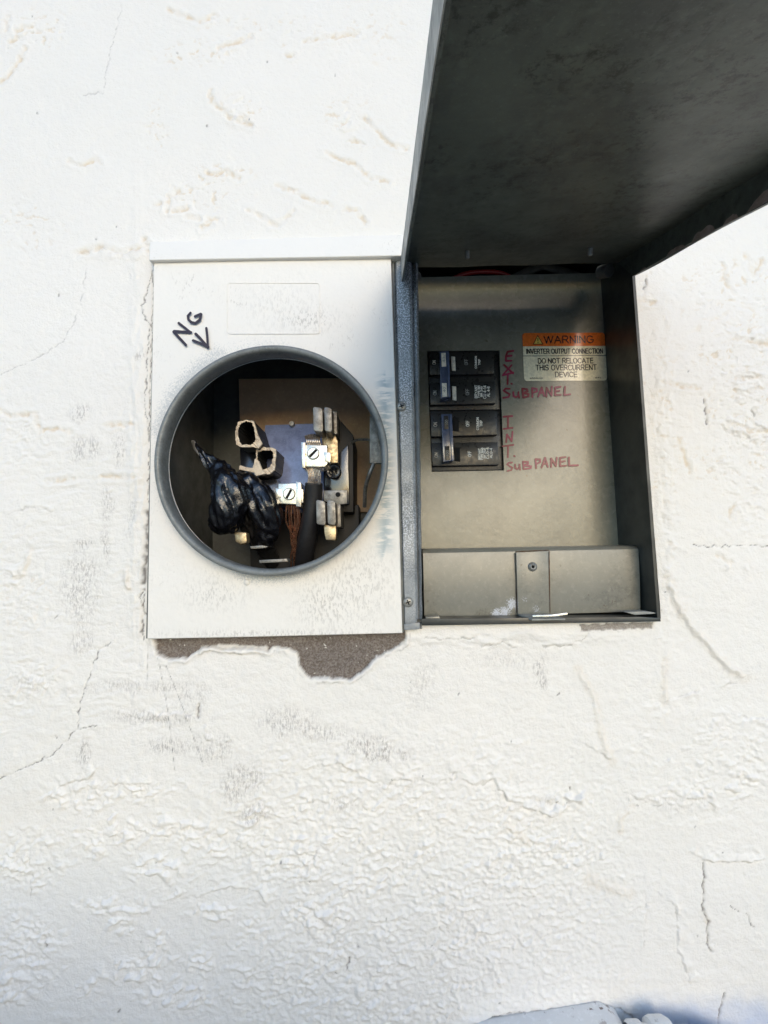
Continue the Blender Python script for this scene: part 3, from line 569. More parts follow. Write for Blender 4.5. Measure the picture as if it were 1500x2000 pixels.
# ================================================================ meter box
YC = -.008                                    # front of the painted cover
mb = empty('meter_box', U(536, 1246, 0), 'cream painted electric meter box with an open round socket and NG marker arrow', 'meter box')
TL, TR, BR, BL = U(301, 511, YC), U(763, 500, YC), U(785, 1236, YC), U(288, 1247, YC)
RC = U(529, 894, -.024); RO = 233*(CD-.024)/FPX; RI = RO*.943
cc = Vector((RC.x, YC, RC.z))
def cover():
    bm = bmesh.new(); n = 96; ring0 = []; grids = []
    def outer(a):
        d = Vector((math.cos(a), 0, math.sin(a))); best = 1e9
        Q = [TL, TR, BR, BL]
        for i in range(4):
            p, q = Q[i], Q[(i+1) % 4]; e = q-p; den = d.x*e.z-d.z*e.x
            if abs(den) < 1e-12: continue
            w = p-cc; t = (w.x*e.z-w.z*e.x)/den; s = (w.x*d.z-w.z*d.x)/den
            if t > 0 and -1e-6 <= s <= 1+1e-6: best = min(best, t)
        return best
    angs = [2*math.pi*k/n for k in range(n)]
    for Q in (TL, TR, BR, BL):                # snap the nearest angle to each corner
        a = math.atan2(Q.z-cc.z, Q.x-cc.x) % (2*math.pi); j = min(range(n), key=lambda k: abs((angs[k]-a+math.pi) % (2*math.pi)-math.pi)); angs[j] = a
    m = 18
    for a in angs:
        o = outer(a); rr = RO*.95
        grids.append([bm.verts.new(cc+Vector((math.cos(a), 0, math.sin(a)))*(rr+(o-rr)*k/m)) for k in range(m+1)])
    for i in range(n):
        A, B = grids[i], grids[(i+1) % n]
        for k in range(m): bm.faces.new((A[k], B[k], B[k+1], A[k+1]))
    # rolled edge and sides back to the wall
    back = []
    for i in range(n):
        p = grids[i][-1].co; d = (p-cc); d.y = 0; d.normalize()
        a = bm.verts.new(p+d*.0006+Vector((0, .0009, 0))); b = bm.verts.new(p+d*.0008+Vector((0, .002, 0))); c = bm.verts.new(p+d*.0008+Vector((0, .014, 0))); back.append((grids[i][-1], a, b, c))
    for i in range(n):
        A, B = back[i], back[(i+1) % n]
        for k in range(3): bm.faces.new((A[k], B[k], B[k+1], A[k+1]))
    for v in bm.verts:                        # slightly wavy old sheet
        v.co.y += .0006*math.sin(v.co.x*23+1)*math.sin(v.co.z*19)
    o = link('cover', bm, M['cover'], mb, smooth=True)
    base = mb.location; me = o.data
    def px(co):
        d = co+base-CAM; w = d.dot(_f); return 750+FPX*d.dot(_r)/w, 1000-FPX*d.dot(_u)/w
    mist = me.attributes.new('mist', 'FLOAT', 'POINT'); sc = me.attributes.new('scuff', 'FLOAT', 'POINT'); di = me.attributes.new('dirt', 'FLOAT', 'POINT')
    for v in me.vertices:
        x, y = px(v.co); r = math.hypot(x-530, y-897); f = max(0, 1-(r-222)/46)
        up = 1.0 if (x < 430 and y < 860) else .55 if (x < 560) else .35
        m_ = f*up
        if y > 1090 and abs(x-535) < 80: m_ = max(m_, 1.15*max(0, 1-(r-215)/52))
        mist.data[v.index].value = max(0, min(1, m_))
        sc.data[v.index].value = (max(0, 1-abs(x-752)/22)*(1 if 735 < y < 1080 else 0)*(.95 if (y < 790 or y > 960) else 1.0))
        dd = 0
        for (a, b, c, d, s) in ((640, 1180, 60, 50, .5), (545, 600, 70, 50, .2), (700, 1140, 70, 60, .45), (600, 625, 50, 20, .6), (420, 1160, 60, 30, .4), (535, 1238, 240, 8, .5)):
            q = ((x-a)/c)**2+((y-b)/d)**2; dd = max(dd, s*math.exp(-q))
        di.data[v.index].value = dd
    return o
cov = cover()
# outline of an old label under the paint
bm = bmesh.new(); oo = [U(x, y_, YC-.0003) for x, y_ in rrect(444, 553, 624, 652, 6)]; oo.append(oo[0]); oo.append(oo[1]); btube(bm, oo, .00018, 6, caps=False)
link('old_label_outline', bm, M['hood'], cov, smooth=True)
bm = bmesh.new(); y = YC-.0012
for k, s in enumerate(([(349, 631), (372, 649)], [(373, 649), (340, 647)], [(339, 648), (363, 674)], [(372, 611), (367, 617), (368, 624), (374, 630), (382, 631), (390, 625), (393, 614)], [(392, 613), (381, 618)],
                       [(382, 652), (390, 660), (404, 676)], [(377, 665), (390, 670), (407, 678)], [(403, 641), (405, 660), (406, 679)])):
    ribbon(bm, s, 5.0, y-k*.00004)
link('handwriting', bm, M['marker'], cov)
# hood: a folded rain strip over the cover
bm = bmesh.new()
h0, h1, h2, h3 = U(290, 508, -.0118), U(786, 499, -.0118), U(789, 458, -.0055), U(292, 472, -.0055)
q = [h0, h1, h2, h3]; bq = [Vector((p.x, .004, p.z)) for p in q]
a = [bm.verts.new(p) for p in q]; b = [bm.verts.new(p) for p in bq]
bm.faces.new(a); bm.faces.new(b[::-1])
for i in range(4): bm.faces.new((a[i], b[i], b[(i+1) % 4], a[(i+1) % 4]))
link('hood', bm, M['hood'], mb, bevel=.0012, seg=3)
bm = bmesh.new()
prof = [(RO*.955, .018), (RO*.955, .012), (RO*.965, .006), (RO*.99, .002), (RO, -.002+.003)]
prof = [(RO*.958, .017), (RO*.965, .008), (RO*.985, .005), (RO, .0028), (RO*1.0, .0012), (RO*.992, .0003), (RO*.98, 0), (RO*.962, .0003), (RO*.952, .0010), (RO*.946, .0024), (RI, .0042), (RI*.998, .008), (RI*1.0, .0125)]
lathe(bm, RC, (0, 1, 0), prof, 128)
link('ring', bm, M['ring'], mb, smooth=True)
# housing behind the cover
def openbox(name, x0, x1, z0, z1, y0, y1, t, mat, parent):
    bm = bmesh.new()
    bbox(bm, x0-t, x0, y0, y1, z0-t, z1+t); bbox(bm, x1, x1+t, y0, y1, z0-t, z1+t)
    bbox(bm, x0, x1, y0, y1, z0-t, z0); bbox(bm, x0, x1, y0, y1, z1, z1+t); bbox(bm, x0-t, x1+t, y1, y1+t, z0-t, z1+t)
    return link(name, bm, mat, parent)
pl, pr, pt, pb = U(300, 880, -.002), U(776, 880, -.002), U(530, 520, -.002), U(530, 1236, -.002)
openbox('housing', pl.x, pr.x, pb.z, pt.z, -.0045, .125, .0015, M['housingpaint'], mb)
YB = .122
plate('insulating_sheet', [(466, 740), (770, 738), (772, 1000), (474, 1000)], YB-.004, .0025, M['board'], mb)
# moulded base: glossy block leaning back a little
def slab(name, pts, yf, depth, mat, parent, tilt=0.0, zref=None, bevel=.0008):
    bm = bmesh.new(); P = pp(pts, yf); zr = min(p.z for p in P)
    f = [Vector((p.x, p.y+(p.z-zr)*tilt, p.z)) for p in P]
    a = [bm.verts.new(p) for p in f]; b = [bm.verts.new(Vector((p.x, yf+depth, p.z))) for p in f]; n = len(a)
    bm.faces.new(a); bm.faces.new(b[::-1])
    for i in range(n): bm.faces.new((a[i], b[i], b[(i+1) % n], a[(i+1) % n]))
    return link(name, bm, mat, parent, bevel=bevel)
base = slab('meter_base', [(512, 824), (628, 820), (632, 960), (628, 1000), (575, 1004), (508, 985), (508, 900)], .060, .055, M['skysheen'], mb, tilt=.12)
slab('base_wall', [(640, 812), (652, 806), (690, 850), (690, 1000), (634, 1000), (632, 860)], .052, .06, M['blackmatt'], mb)
lathe_pin = bmesh.new(); lathe(lathe_pin, U(570, 828, .0665), (0, -1, 0), [(0, .002), (.0022, .002), (.0025, .001), (.0025, -.003)], 20); link('pin', lathe_pin, M['jaw'], base, smooth=True)
slab('terminal_step', [(466, 872), (504, 872), (504, 938), (540, 934), (560, 984), (478, 984), (470, 930)], .048, .06, M['bakelite'], mb, tilt=.05)
def collar(outer, inner, yf, depth, wall_):
    A = []; B = []
    for i in range(len(outer)):
        p, q = outer[i], outer[(i+1) % len(outer)]; u, v = inner[i], inner[(i+1) % len(inner)]
        for k in range(4):
            t = k/4; cx0, cy0 = (482, 847) if u[1] < 874 and v[1] < 874 else (519, 898); A.append((p[0]+(q[0]-p[0])*t+random.uniform(-.5, .5), p[1]+(q[1]-p[1])*t+random.uniform(-.5, .5))); bx, by = u[0]+(v[0]-u[0])*t, u[1]+(v[1]-u[1])*t; B.append((cx0+(bx-cx0)*1.12+random.uniform(-.7, .7), cy0+(by-cy0)*1.08+random.uniform(-.7, .7)))
    outer, inner = A, B
    bm = bmesh.new(); n = len(outer); jit = lambda: random.uniform(-.0009, .0009)
    O = pp(outer, yf); I = pp(inner, yf)
    for P in (O, I):
        for p in P: p.y += jit()
    o0 = [bm.verts.new(p) for p in O]; i0 = [bm.verts.new(p) for p in I]
    o1 = [bm.verts.new(p+Vector((0, .0025, 0))) for p in O]; o2 = [bm.verts.new(Vector((p.x, yf+depth, p.z))) for p in O]; i2 = [bm.verts.new(Vector((p.x, yf+depth-.004, p.z))) for p in I]
    for i in range(n):
        j = (i+1) % n
        bm.faces.new((o0[i], i0[i], i0[j], o0[j])); bm.faces.new((o0[i], o1[i], o1[j], o0[j])).material_index = 0
        bm.faces.new((o1[i], o2[i], o2[j], o1[j])).material_index = 1; bm.faces.new((i0[i], i2[i], i2[j], i0[j])).material_index = 2
    bm.faces.new(i2).material_index = 2
    return link('broken_collar', bm, [M['char'], M['blackmatt'], M['void']], mb)
c1 = collar([(461, 835), (466, 824), (480, 820), (495, 822), (499, 833), (503, 848), (512, 866), (505, 876), (495, 873), (470, 873), (462, 868), (459, 850)],
       [(468, 836), (472, 828), (481, 825), (491, 827), (494, 834), (496, 845), (497, 858), (494, 864), (488, 867), (474, 867), (469, 862), (467, 848)], .028, .04, 0)
c2 = collar([(500, 876), (516, 873), (532, 875), (539, 878), (539, 890), (538, 905), (536, 918), (528, 925), (512, 929), (497, 927), (494, 912), (500, 896)],
       [(505, 884), (515, 881), (528, 881), (532, 885), (532, 893), (530, 901), (527, 909), (522, 913), (513, 917), (510, 908), (505, 899), (504, 890)], .034, .04, 0)
c1['label'] = 'upper broken collar with a tall rounded opening'; c2['label'] = 'lower broken collar with a ragged squarish opening'
bm = bmesh.new()
bprism(bm, pp([(468, 908), (480, 912), (498, 914), (500, 924), (486, 921), (466, 917)], .032), .004); bprism(bm, pp([(497, 895), (505, 900), (512, 917), (520, 925), (500, 930), (494, 918)], .031), .004)
link('chipped_edge', bm, M['char'], mb, bevel=.0008)
# jaws (spring clips)
def jaw(name, x0, y0, w1, gap, w2, h, yf, parent):
    bm = bmesh.new()
    def tine(xa, xb, lean):
        prof = [(xa, y0+3), (xa+2, y0), (xb-4, y0+2), (xb, y0+5), (xb+lean, y0+h-6), (xb-2+lean, y0+h), (xa+2+lean, y0+h-2), (xa+lean, y0+h-5)]
        bprism(bm, pp(prof, yf), .022)
    tine(x0, x0+w1, 1); tine(x0+w1+gap, x0+w1+gap+w2, 1)
    bprism(bm, pp([(x0+w1-2, y0+7), (x0+w1+gap+2, y0+7), (x0+w1+gap+2, y0+h-3), (x0+w1-2, y0+h-3)], yf+.012), .012)
    bprism(bm, pp([(x0+w1+gap+3, y0+8), (x0+w1+gap+w2+10, y0+9), (x0+w1+gap+w2+11, y0+h+4), (x0+w1+gap+4, y0+h+2)], yf+.016), .03)
    return link(name, bm, M['jaw'], parent, bevel=.0009, seg=2)
j1 = jaw('jaw', 611, 794, 19, 3, 15, 50, .010, mb); j2 = jaw('jaw', 617, 976, 18, 4, 16, 50, .006, mb)
j1['label'] = 'upper spring jaw beside the fibre board'; j2['label'] = 'lower spring jaw beside the black cable'
plate('brass_strap', [(627, 846), (652, 845), (660, 862), (660, 904), (634, 905), (630, 870)], .030, .006, M['brass'], mb, .0007)
plate('brass_strap', [(632, 1025), (656, 1025), (657, 1038), (656, 1056), (636, 1055), (633, 1040)], .012, .010, M['brass'], mb, .0015)
plate('brass_strap', [(457, 1038), (481, 1040), (482, 1060), (470, 1064), (459, 1058)], .012, .010, M['brass'], mb, .0015)
bm = bmesh.new()
bprism(bm, pp([(632, 958), (678, 957), (678, 984), (655, 986), (632, 978)], .030), .004)
link('terminal_plate', bm, M['jaw'], mb, bevel=.0006)
bm = bmesh.new(); lathe(bm, U(660, 966, .0298), (0, -1, 0), [(.0022, 0), (.0022, -.002), (0, -.002)], 18); lathe(bm, U(660, 966, .0296), (0, -1, 0), [(0, .0001), (.0021, .0001)], 18)
link('bolt_hole', bm, M['void'], mb)
# round boss with a screw deep inside
bm = bmesh.new(); c = U(652, 921, .040); lathe(bm, c, (0, -1, 0), [(.0062, -.02), (.0062, 0), (.0058, .0006), (.0048, .0004), (.0046, -.014), (0, -.014)], 32)
bs_ = link('screw_boss', bm, M['bakelite'], mb, smooth=True)
bm = bmesh.new(); lathe(bm, U(654, 923, .050), (0, -1, 0), [(0, .0015), (.002, .0012), (.003, 0), (.003, -.003)], 20); link('screw', bm, M['bright'], bs_, smooth=True)
slab('base_ledge', [(636, 912), (680, 868), (682, 985), (634, 985)], .046, .05, M['bakelite'], mb)
# lugs with slotted screws
def lug(body, flange, tabs, sc, r, slot, yf):
    bm = bmesh.new(); bprism(bm, pp(body, yf), .020)
    o = link('lug', bm, M['bright'], mb, bevel=.0008, seg=3)
    bm = bmesh.new(); bprism(bm, pp(flange, yf-.003), .022)
    for t in tabs: bprism(bm, pp(t, yf-.001), .008)
    link('lug_clip', bm, M['bright'], o, bevel=.0005)
    c = U(sc[0], sc[1], yf); R_ = r*(CD+yf)/FPX
    bm = bmesh.new(); lathe(bm, c, (0, -1, 0), [(R_*1.12, .00005), (R_*1.12, .0002), (R_*1.02, .0002)], 36); link('screw_gap', bm, M['void'], o)
    bm = bmesh.new(); n = 36; a = R(slot); sw = R_*.16; rings = []
    # two half heads leave a real slot
    for s in (1, -1):
        pts = []
        t0 = math.asin(.20)
        for k in range(19):
            t = t0+(math.pi-2*t0)*k/18; pts.append((math.cos(t)*R_, s*math.sin(t)*R_))
        P = [c+Vector((x*math.cos(a)-z*math.sin(a), -.0016, x*math.sin(a)+z*math.cos(a))) for x, z in pts]
        bprism(bm, P, .003)
    link('screw', bm, M['bright'], o, bevel=.0002, seg=1)
    bm = bmesh.new(); lathe(bm, c, (0, -1, 0), [(0, .0004), (R_*.96, .0004)], 30); link('slot_dark_fill', bm, M['void'], o)  # near-black disc paints the darkness at the bottom of the slot
    return o
l1 = lug([(596, 868), (640, 869), (640, 906), (634, 913), (597, 912)], [(588, 863), (596, 864), (596, 914), (590, 914)], [[(632, 882), (646, 884), (645, 904), (634, 901)]], (612, 886), 11, 45, .020)
l2 = lug([(543, 944), (580, 943), (582, 986), (541, 984)], [(578, 940), (588, 943), (588, 990), (578, 989)], [[(538, 953), (549, 955), (549, 971), (538, 974)], [(584, 954), (592, 956), (592, 982), (584, 982)]], (565, 965), 11, 62, .022)
l1['label'] = 'upper lug gripping the stranded end of the black cable'; l2['label'] = 'lower lug gripping the bare copper strands'
slab('base_foot', [(486, 1004), (640, 1002), (700, 985), (704, 1140), (490, 1140)], .075, .04, M['blackmatt'], mb)
# right-hand bracket and ground link, steel tab on the sill
plate('bracket', [(722, 812), (742, 806), (750, 905), (722, 905)], .030, .004, M['jaw'], mb, .0008)
bm = bmesh.new(); btube(bm, spline([U(680, 868, .06), U(690, 863, .05), U(700, 859, .045), U(722, 859, .03)], 4), .0012, 8); btube(bm, spline([U(730, 905, .03), U(722, 925, .03), U(714, 952, .04), U(712, 990, .05)], 4), .0017, 8)
link('ground_link', bm, M['jaw'], mb, smooth=True)
plate('steel_tab', [(506, 1094), (560, 1091), (562, 1097), (507, 1100)], -.006, .012, M['jaw'], mb, .0004)
plate('steel_tab', [(488, 1067), (512, 1065), (524, 1068), (512, 1071), (490, 1072)], .02, .02, M['jaw'], mb, .0004)
bm = bmesh.new(); lathe(bm, U(482, 1137, YC-.0006), (0, -1, 0), [(0, .0016), (.0012, .0015), (.0022, .0008), (.0026, 0), (.0026, -.001)], 20); link('rivet', bm, M['hood'], mb, smooth=True)

# ---- cables
ca = empty('insulated_cable', U(595, 1120, .06), 'thick black insulated cable with bare tinned strands clamped in the upper lug', 'cable')
bm = bmesh.new(); path = spline([U(613, 944, .026), U(612, 975, .030), U(606, 1020, .034), U(598, 1065, .042), U(592, 1120, .06), U(588, 1190, .085)], 8)
btube(bm, path, lerpl([.0074, .0078, .0080, .0082, .0084, .0084], len(path)), 20); link('jacket', bm, M['rubber'], ca, smooth=True)
bm = bmesh.new()
for k in range(9):
    x = 602+k*2.9; yo = abs(k-4)*.0006
    btube(bm, spline([U(x-1, 945+abs(k-4), .026+yo), U(x+1, 930, .024+yo), U(x-3, 912, .024+yo)], 4), .00062, 7)
for k in range(8):
    x = 600+k*3.5; yo = abs(k-4)*.0006
    btube(bm, spline([U(x+2, 870, .022+yo), U(x-1, 860, .021+yo), U(x-3+k*.3, 852-3*math.sin(k/7*3.1), .025+yo)], 5), .0010, 8)
link('bare_strand', bm, M['alu'], ca, smooth=True)
cw = bmesh.new()
for k in range(8):
    x = 560+k*3.3; t = random.uniform(-5, 5)
    btube(cw, spline([U(x, 987, .028), U(x+1+t*.4, 1020, .032+.002*(k % 3)), U(570+k*1.6-t, 1055, .040), U(570+k*1.9+t*.5, 1090, .048), U(574+k, 1140, .07)], 5), .00075, 7)
cw = link('copper_wire', cw, M['copper'], None, smooth=True); tag(cw, 'bundle of bare copper strands hanging from the lower lug', 'wire')
# taped cable end
tc_ = empty('taped_cable', U(470, 1060, .06), 'cable end wrapped in glossy black tape bulging left of the broken collars', 'cable')
def lump(name, pts, rads, mat, seed, flat=1.0, amp=.0026, parent=tc_):
    bm = bmesh.new(); path = spline(pts, 9); rr = lerpl(rads, len(path)); btube(bm, path, rr, 40, flat=flat)
    bmesh.ops.subdivide_edges(bm, edges=[e for e in bm.edges if e.calc_length() > .0022], cuts=1, use_grid_fill=True)
    from mathutils import noise as mn
    bm.normal_update()
    for v in bm.verts:
        p = v.co; q = Vector((p.x*70+p.z*22, p.y*70, p.z*26-p.x*12))+Vector((seed, 0, 0))
        q3 = Vector((p.x*150+p.z*60, p.y*150, p.z*20-p.x*10))+Vector((seed*2, 1, 0)); w = abs(mn.noise(q))*-1.5-abs(mn.noise(q3))*1.3+abs(mn.noise(q*2.3+Vector((3, 3, 3))))*-.9+mn.noise(p*45+Vector((seed, 0, 0)))*1.3
        v.co = p+v.normal*w*amp
    return link(name, bm, mat, parent, smooth=True)
t1 = lump('tape', [U(378, 862, .012), U(388, 878, .010), U(402, 896, .008), U(420, 912, .010), U(438, 930, .008), U(450, 960, .004), U(447, 995, .006), U(440, 1022, .014), U(436, 1036, .026)],
     [.0016, .0042, .0056, .0085, .0130, .0160, .0160, .0130, .006], M['tape'], 1.3)
t2 = lump('tape', [U(462, 925, .022), U(482, 940, .020), U(500, 965, .018), U(515, 995, .018), U(522, 1025, .022), U(515, 1048, .03), U(505, 1062, .05)],
     [.004, .0095, .0135, .0150, .0140, .0115, .006], M['tape'], 7.7)
t4 = lump('tape', [U(455, 925, .034), U(478, 960, .036), U(492, 1000, .038), U(500, 1040, .045), U(520, 1062, .05)], [.008, .0125, .0145, .0135, .010], M['rubber'], 5.2, amp=.003)
t3 = lump('tape_tail', [U(375, 861, .011), U(380, 866, .011), U(385, 880, .009), U(393, 893, .008)], [.0012, .0024, .0027, .0022], M['jaw'], 3.1, amp=.001)
lc = bmesh.new(); btube(lc, spline([U(505, 1050, .04), U(520, 1075, .06), U(540, 1110, .09)], 6), .008, 16); link('jacket', lc, M['rubber'], tc_, smooth=True)

# ================================================================ breaker box
YF = -.004; YD = .048; YT = .015
bb = empty('breaker_box', U(1050, 1222, 0), 'grey breaker box set in the wall with its lid swung up', 'breaker box')
# casing: walls traced in the photo at the front rim, straight back
fl, fr, frt, flt = U(826, 1215, YF), U(1290, 1212, YF), U(1236, 478, YF), U(803, 478, YF)
def casing():
    bm = bmesh.new(); t = .0022
    def wallp(a, b, inward):                  # thin wall from a to b along the rim
        bprism(bm, [a, b, b+inward*t, a+inward*t], .112)
    wallp(fr, frt, Vector((-1, 0, 0)))
    wallp(Vector((fl.x-.009, YF, fl.z)), Vector((fr.x-t, YF, fr.z)), Vector((0, 0, 1)))
    zt_ = U(1000, 400, 0).z
    bprism(bm, [Vector((flt.x-.008, .006, zt_)), Vector((frt.x+.006, .006, zt_)), Vector((frt.x+.006, .006, zt_+t)), Vector((flt.x-.008, .006, zt_+t))], .102)
    for xx, s_ in ((frt.x-t, 1), (flt.x-.004, 1)):
        bprism(bm, [Vector((xx, .006, frt.z-t)), Vector((xx+t, .006, frt.z-t)), Vector((xx+t, .006, zt_)), Vector((xx, .006, zt_))], .102)
    wallp(Vector((fl.x-.006, YF+.004, fl.z+t)), Vector((flt.x-.004, YF+.004, flt.z-t)), Vector((1, 0, 0)))
    bprism(bm, [Vector((fl.x-.02, .108, fl.z-.002)), Vector((fr.x+.01, .108, fr.z-.002)), Vector((frt.x+.03, .108, zt_+.004)), Vector((flt.x-.02, .108, zt_+.004))], .002)
    return link('casing', bm, M['case'], bb)
casing()
plate('bottom_lip', [(822, 1209), (1250, 1205), (1290, 1207), (1291, 1214), (824, 1222)], -.006, .0035, M['case'], bb, .0004)
# trim channel between the two boxes, an extruded profile
def trim():
    bm = bmesh.new()
    top = [U(x, 503, -.004) for x in (766, 774, 798, 803, 806, 812, 817)]; bot = [U(x, 1229, -.004) for x in (785, 792, 812, 817, 819, 823, 826)]
    off = (.004, -.0015, -.0015, .001, .005, .0005, .004); n = len(top)
    m = 40; rows = []
    for k in range(m+1):
        t = k/m; rows.append([bm.verts.new(top[i].lerp(bot[i], t)+Vector((.0002*math.sin(k*1.7+i), off[i]+.00015*math.sin(k*.9+i*2), 0))) for i in range(n)])
    for k in range(m):
        for i in range(n-1): bm.faces.new((rows[k][i], rows[k+1][i], rows[k+1][i+1], rows[k][i+1]))
    o = link('trim_strip', bm, M['strip'], bb, smooth=True)
    md = o.modifiers.new('thick', 'SOLIDIFY'); md.thickness = .001; md.offset = 1
    return o
tr_ = trim()
def crosshead(c, r, parent):
    bm = bmesh.new(); lathe(bm, c, (0, -1, 0), [(0, .0012), (r*.6, .0011), (r*.9, .0006), (r, 0), (r, -.002)], 30)
    o = link('screw', bm, M['screw'], parent, smooth=True)
    bm = bmesh.new(); a = R(20)
    for j, t in enumerate((a, a+math.pi/2)):
        d = Vector((math.cos(t), 0, math.sin(t))); e = Vector((-math.sin(t), 0, math.cos(t))); w = r*.11; l = r*.5
        p = c+Vector((0, -.00125-j*.00003, 0)); vs = [bm.verts.new(p+d*l+e*w), bm.verts.new(p-d*l+e*w), bm.verts.new(p-d*l-e*w), bm.verts.new(p+d*l-e*w)]; bm.faces.new(vs)
    link('cross_slot', bm, M['void'], o); return o
crosshead(U(784, 794, -.006), .0039, tr_); crosshead(U(797, 1176, -.006), .0039, tr_)
bm = bmesh.new(); bprism(bm, pp([(789, 1220), (820, 1216), (820, 1229), (790, 1231)], -.0065), .003)
tb = link('strip_foot', bm, M['strip'], tr_, bevel=.0004)
# dead front with a cut-out for the breakers
def deadfront():
    bm = bmesh.new(); out = pp([(808, 543), (1168, 534), (1174, 540), (1208, 1075), (822, 1082)], YD); hole = pp([(834, 686), (975, 685), (984, 919), (843, 922)], YD)
    polys = [out, hole]; allp = out+hole
    tris = tessellate_polygon([[Vector((p.x, p.z, 0)) for p in out], [Vector((p.x, p.z, 0)) for p in hole]])
    vs = [bm.verts.new(p) for p in allp]
    for t in tris: bm.faces.new([vs[i] for i in t])
    o = link('dead_front', bm, M['deadfront'], bb)
    md = o.modifiers.new('thick', 'SOLIDIFY'); md.thickness = .0016; md.offset = 0
    return o
df = deadfront(); YS = YD-.0008
# gutter cover, a shallow tray
def tray():
    bm = bmesh.new(); out = rrect(0, 0, 1, 1, .035, 4)
    c00, c10, c11, c01 = U(826, 1078, YT), U(1247, 1070, YT), U(1251, 1196, YT), U(829, 1209, YT)
    def at(s, t, y):
        p = (c00*(1-s)+c10*s)*(1-t)+(c01*(1-s)+c11*s)*t; return Vector((p.x, y, p.z))
    n = 10; m = 24
    def zof(): pass
    rows = []
    prof = [(-.055, .026), (-.045, .010), (-.02, .003), (.02, .0004), (.08, 0), (.5, -.0006), (.92, 0), (.985, .0006), (1.0, .003), (1.0, .03)]
    for t, dy in prof:
        r = []
        for k in range(m+1):
            s = k/m; e = 0
            r.append(bm.verts.new(at(s, t, YT+dy)))
        r.append(bm.verts.new(at(1.004, t, YT+dy+.003))); r.append(bm.verts.new(at(1.005, t, YT+dy+.028)))
        r.insert(0, bm.verts.new(at(-.003, t, YT+dy+.003)))
        rows.append(r)
    for i in range(len(rows)-1):
        for k in range(len(rows[0])-1): bm.faces.new((rows[i][k], rows[i+1][k], rows[i+1][k+1], rows[i][k+1]))
    return link('gutter_cover', bm, M['trough'], bb, smooth=True)
gc = tray()
hp = plate('hasp', [(1008, 1079), (1071, 1076), (1073, 1200), (1012, 1201)], YT-.0036, .0026, M['trough'], bb, .0004)
for gl in ([(1009, 1196), (1007, 1080)], [(1008, 1077.5), (1072, 1074.5)], [(1072.5, 1077), (1074.5, 1196)]):
    bm = bmesh.new(); ribbon(bm, [(gl[0][0]+(gl[1][0]-gl[0][0])*k/12, gl[0][1]+(gl[1][1]-gl[0][1])*k/12) for k in range(13)], 1.6, YT-.0009, .45); link('hasp_gap_shade', bm, M['gapshade'], hp)  # dark lines painted along the hasp's edges for the shadow in its gap
bm = bmesh.new(); bprism(bm, [U(1012, 1199, YT-.0040), U(1073, 1198, YT-.0040), U(1073, 1201, YT-.0040), U(1012, 1202, YT-.0040)], dv=Vector((.004, -.022, -.001)))
link('hasp_lip', bm, M['lidedge'], hp, bevel=.0002)
bm = bmesh.new(); lathe(bm, U(1040, 1107, YT-.0036), (0, -1, 0), [(.0012, .0004), (.0013, .0016), (.002, .0018), (.0034, .0009), (.0038, 0)], 28); rv = link('rivet', bm, M['screw'], hp, smooth=True)
bm = bmesh.new(); lathe(bm, U(1040, 1107, YT-.0036), (0, -1, 0), [(0, .0004), (.0013, .0004)], 20); link('rivet_hole', bm, M['void'], hp)
bm = bmesh.new(); btube(bm, spline([U(1040, 1203, -.009), U(1075, 1202, -.012), U(1108, 1198, -.014)], 5), .0011, 8, flat=.6)
link('latch_pin', bm, M['bright'], hp, smooth=True)
plate('corner_tab', [(831, 1206), (858, 1204), (862, 1212), (832, 1215)], -.002, .012, M['trough'], bb, .0003)
plate('corner_tab', [(1222, 1196), (1262, 1194), (1290, 1198), (1240, 1201)], -.002, .012, M['lidedge'], bb, .0003)
add_spots(M['trough'], bb.location, [(U(1000, 1180, YT), .012), (U(970, 1198, YT), .010), (U(1022, 1170, YT), .009), (U(1044, 1188, YT), .010), (U(1066, 1172, YT), .007), (U(985, 1195, YT), .012)], (.62, .66, .74))
add_spots(M['deadfront'], bb.location, [(U(1028, 930, YD), .0028), (U(1030, 931, YD), .0016)], (.16, .10, .04), sc=400)
# hinge knuckles at the top
bm = bmesh.new(); btube(bm, [U(1172, 532, .02), U(1190, 528, .012)], .0055, 16); link('hinge_knuckle', bm, M['hinge'], bb, smooth=True)
bm = bmesh.new(); btube(bm, [U(806, 543, .01), U(813, 541, .02)], .0045, 16); link('hinge_knuckle', bm, M['hinge'], bb, smooth=True)
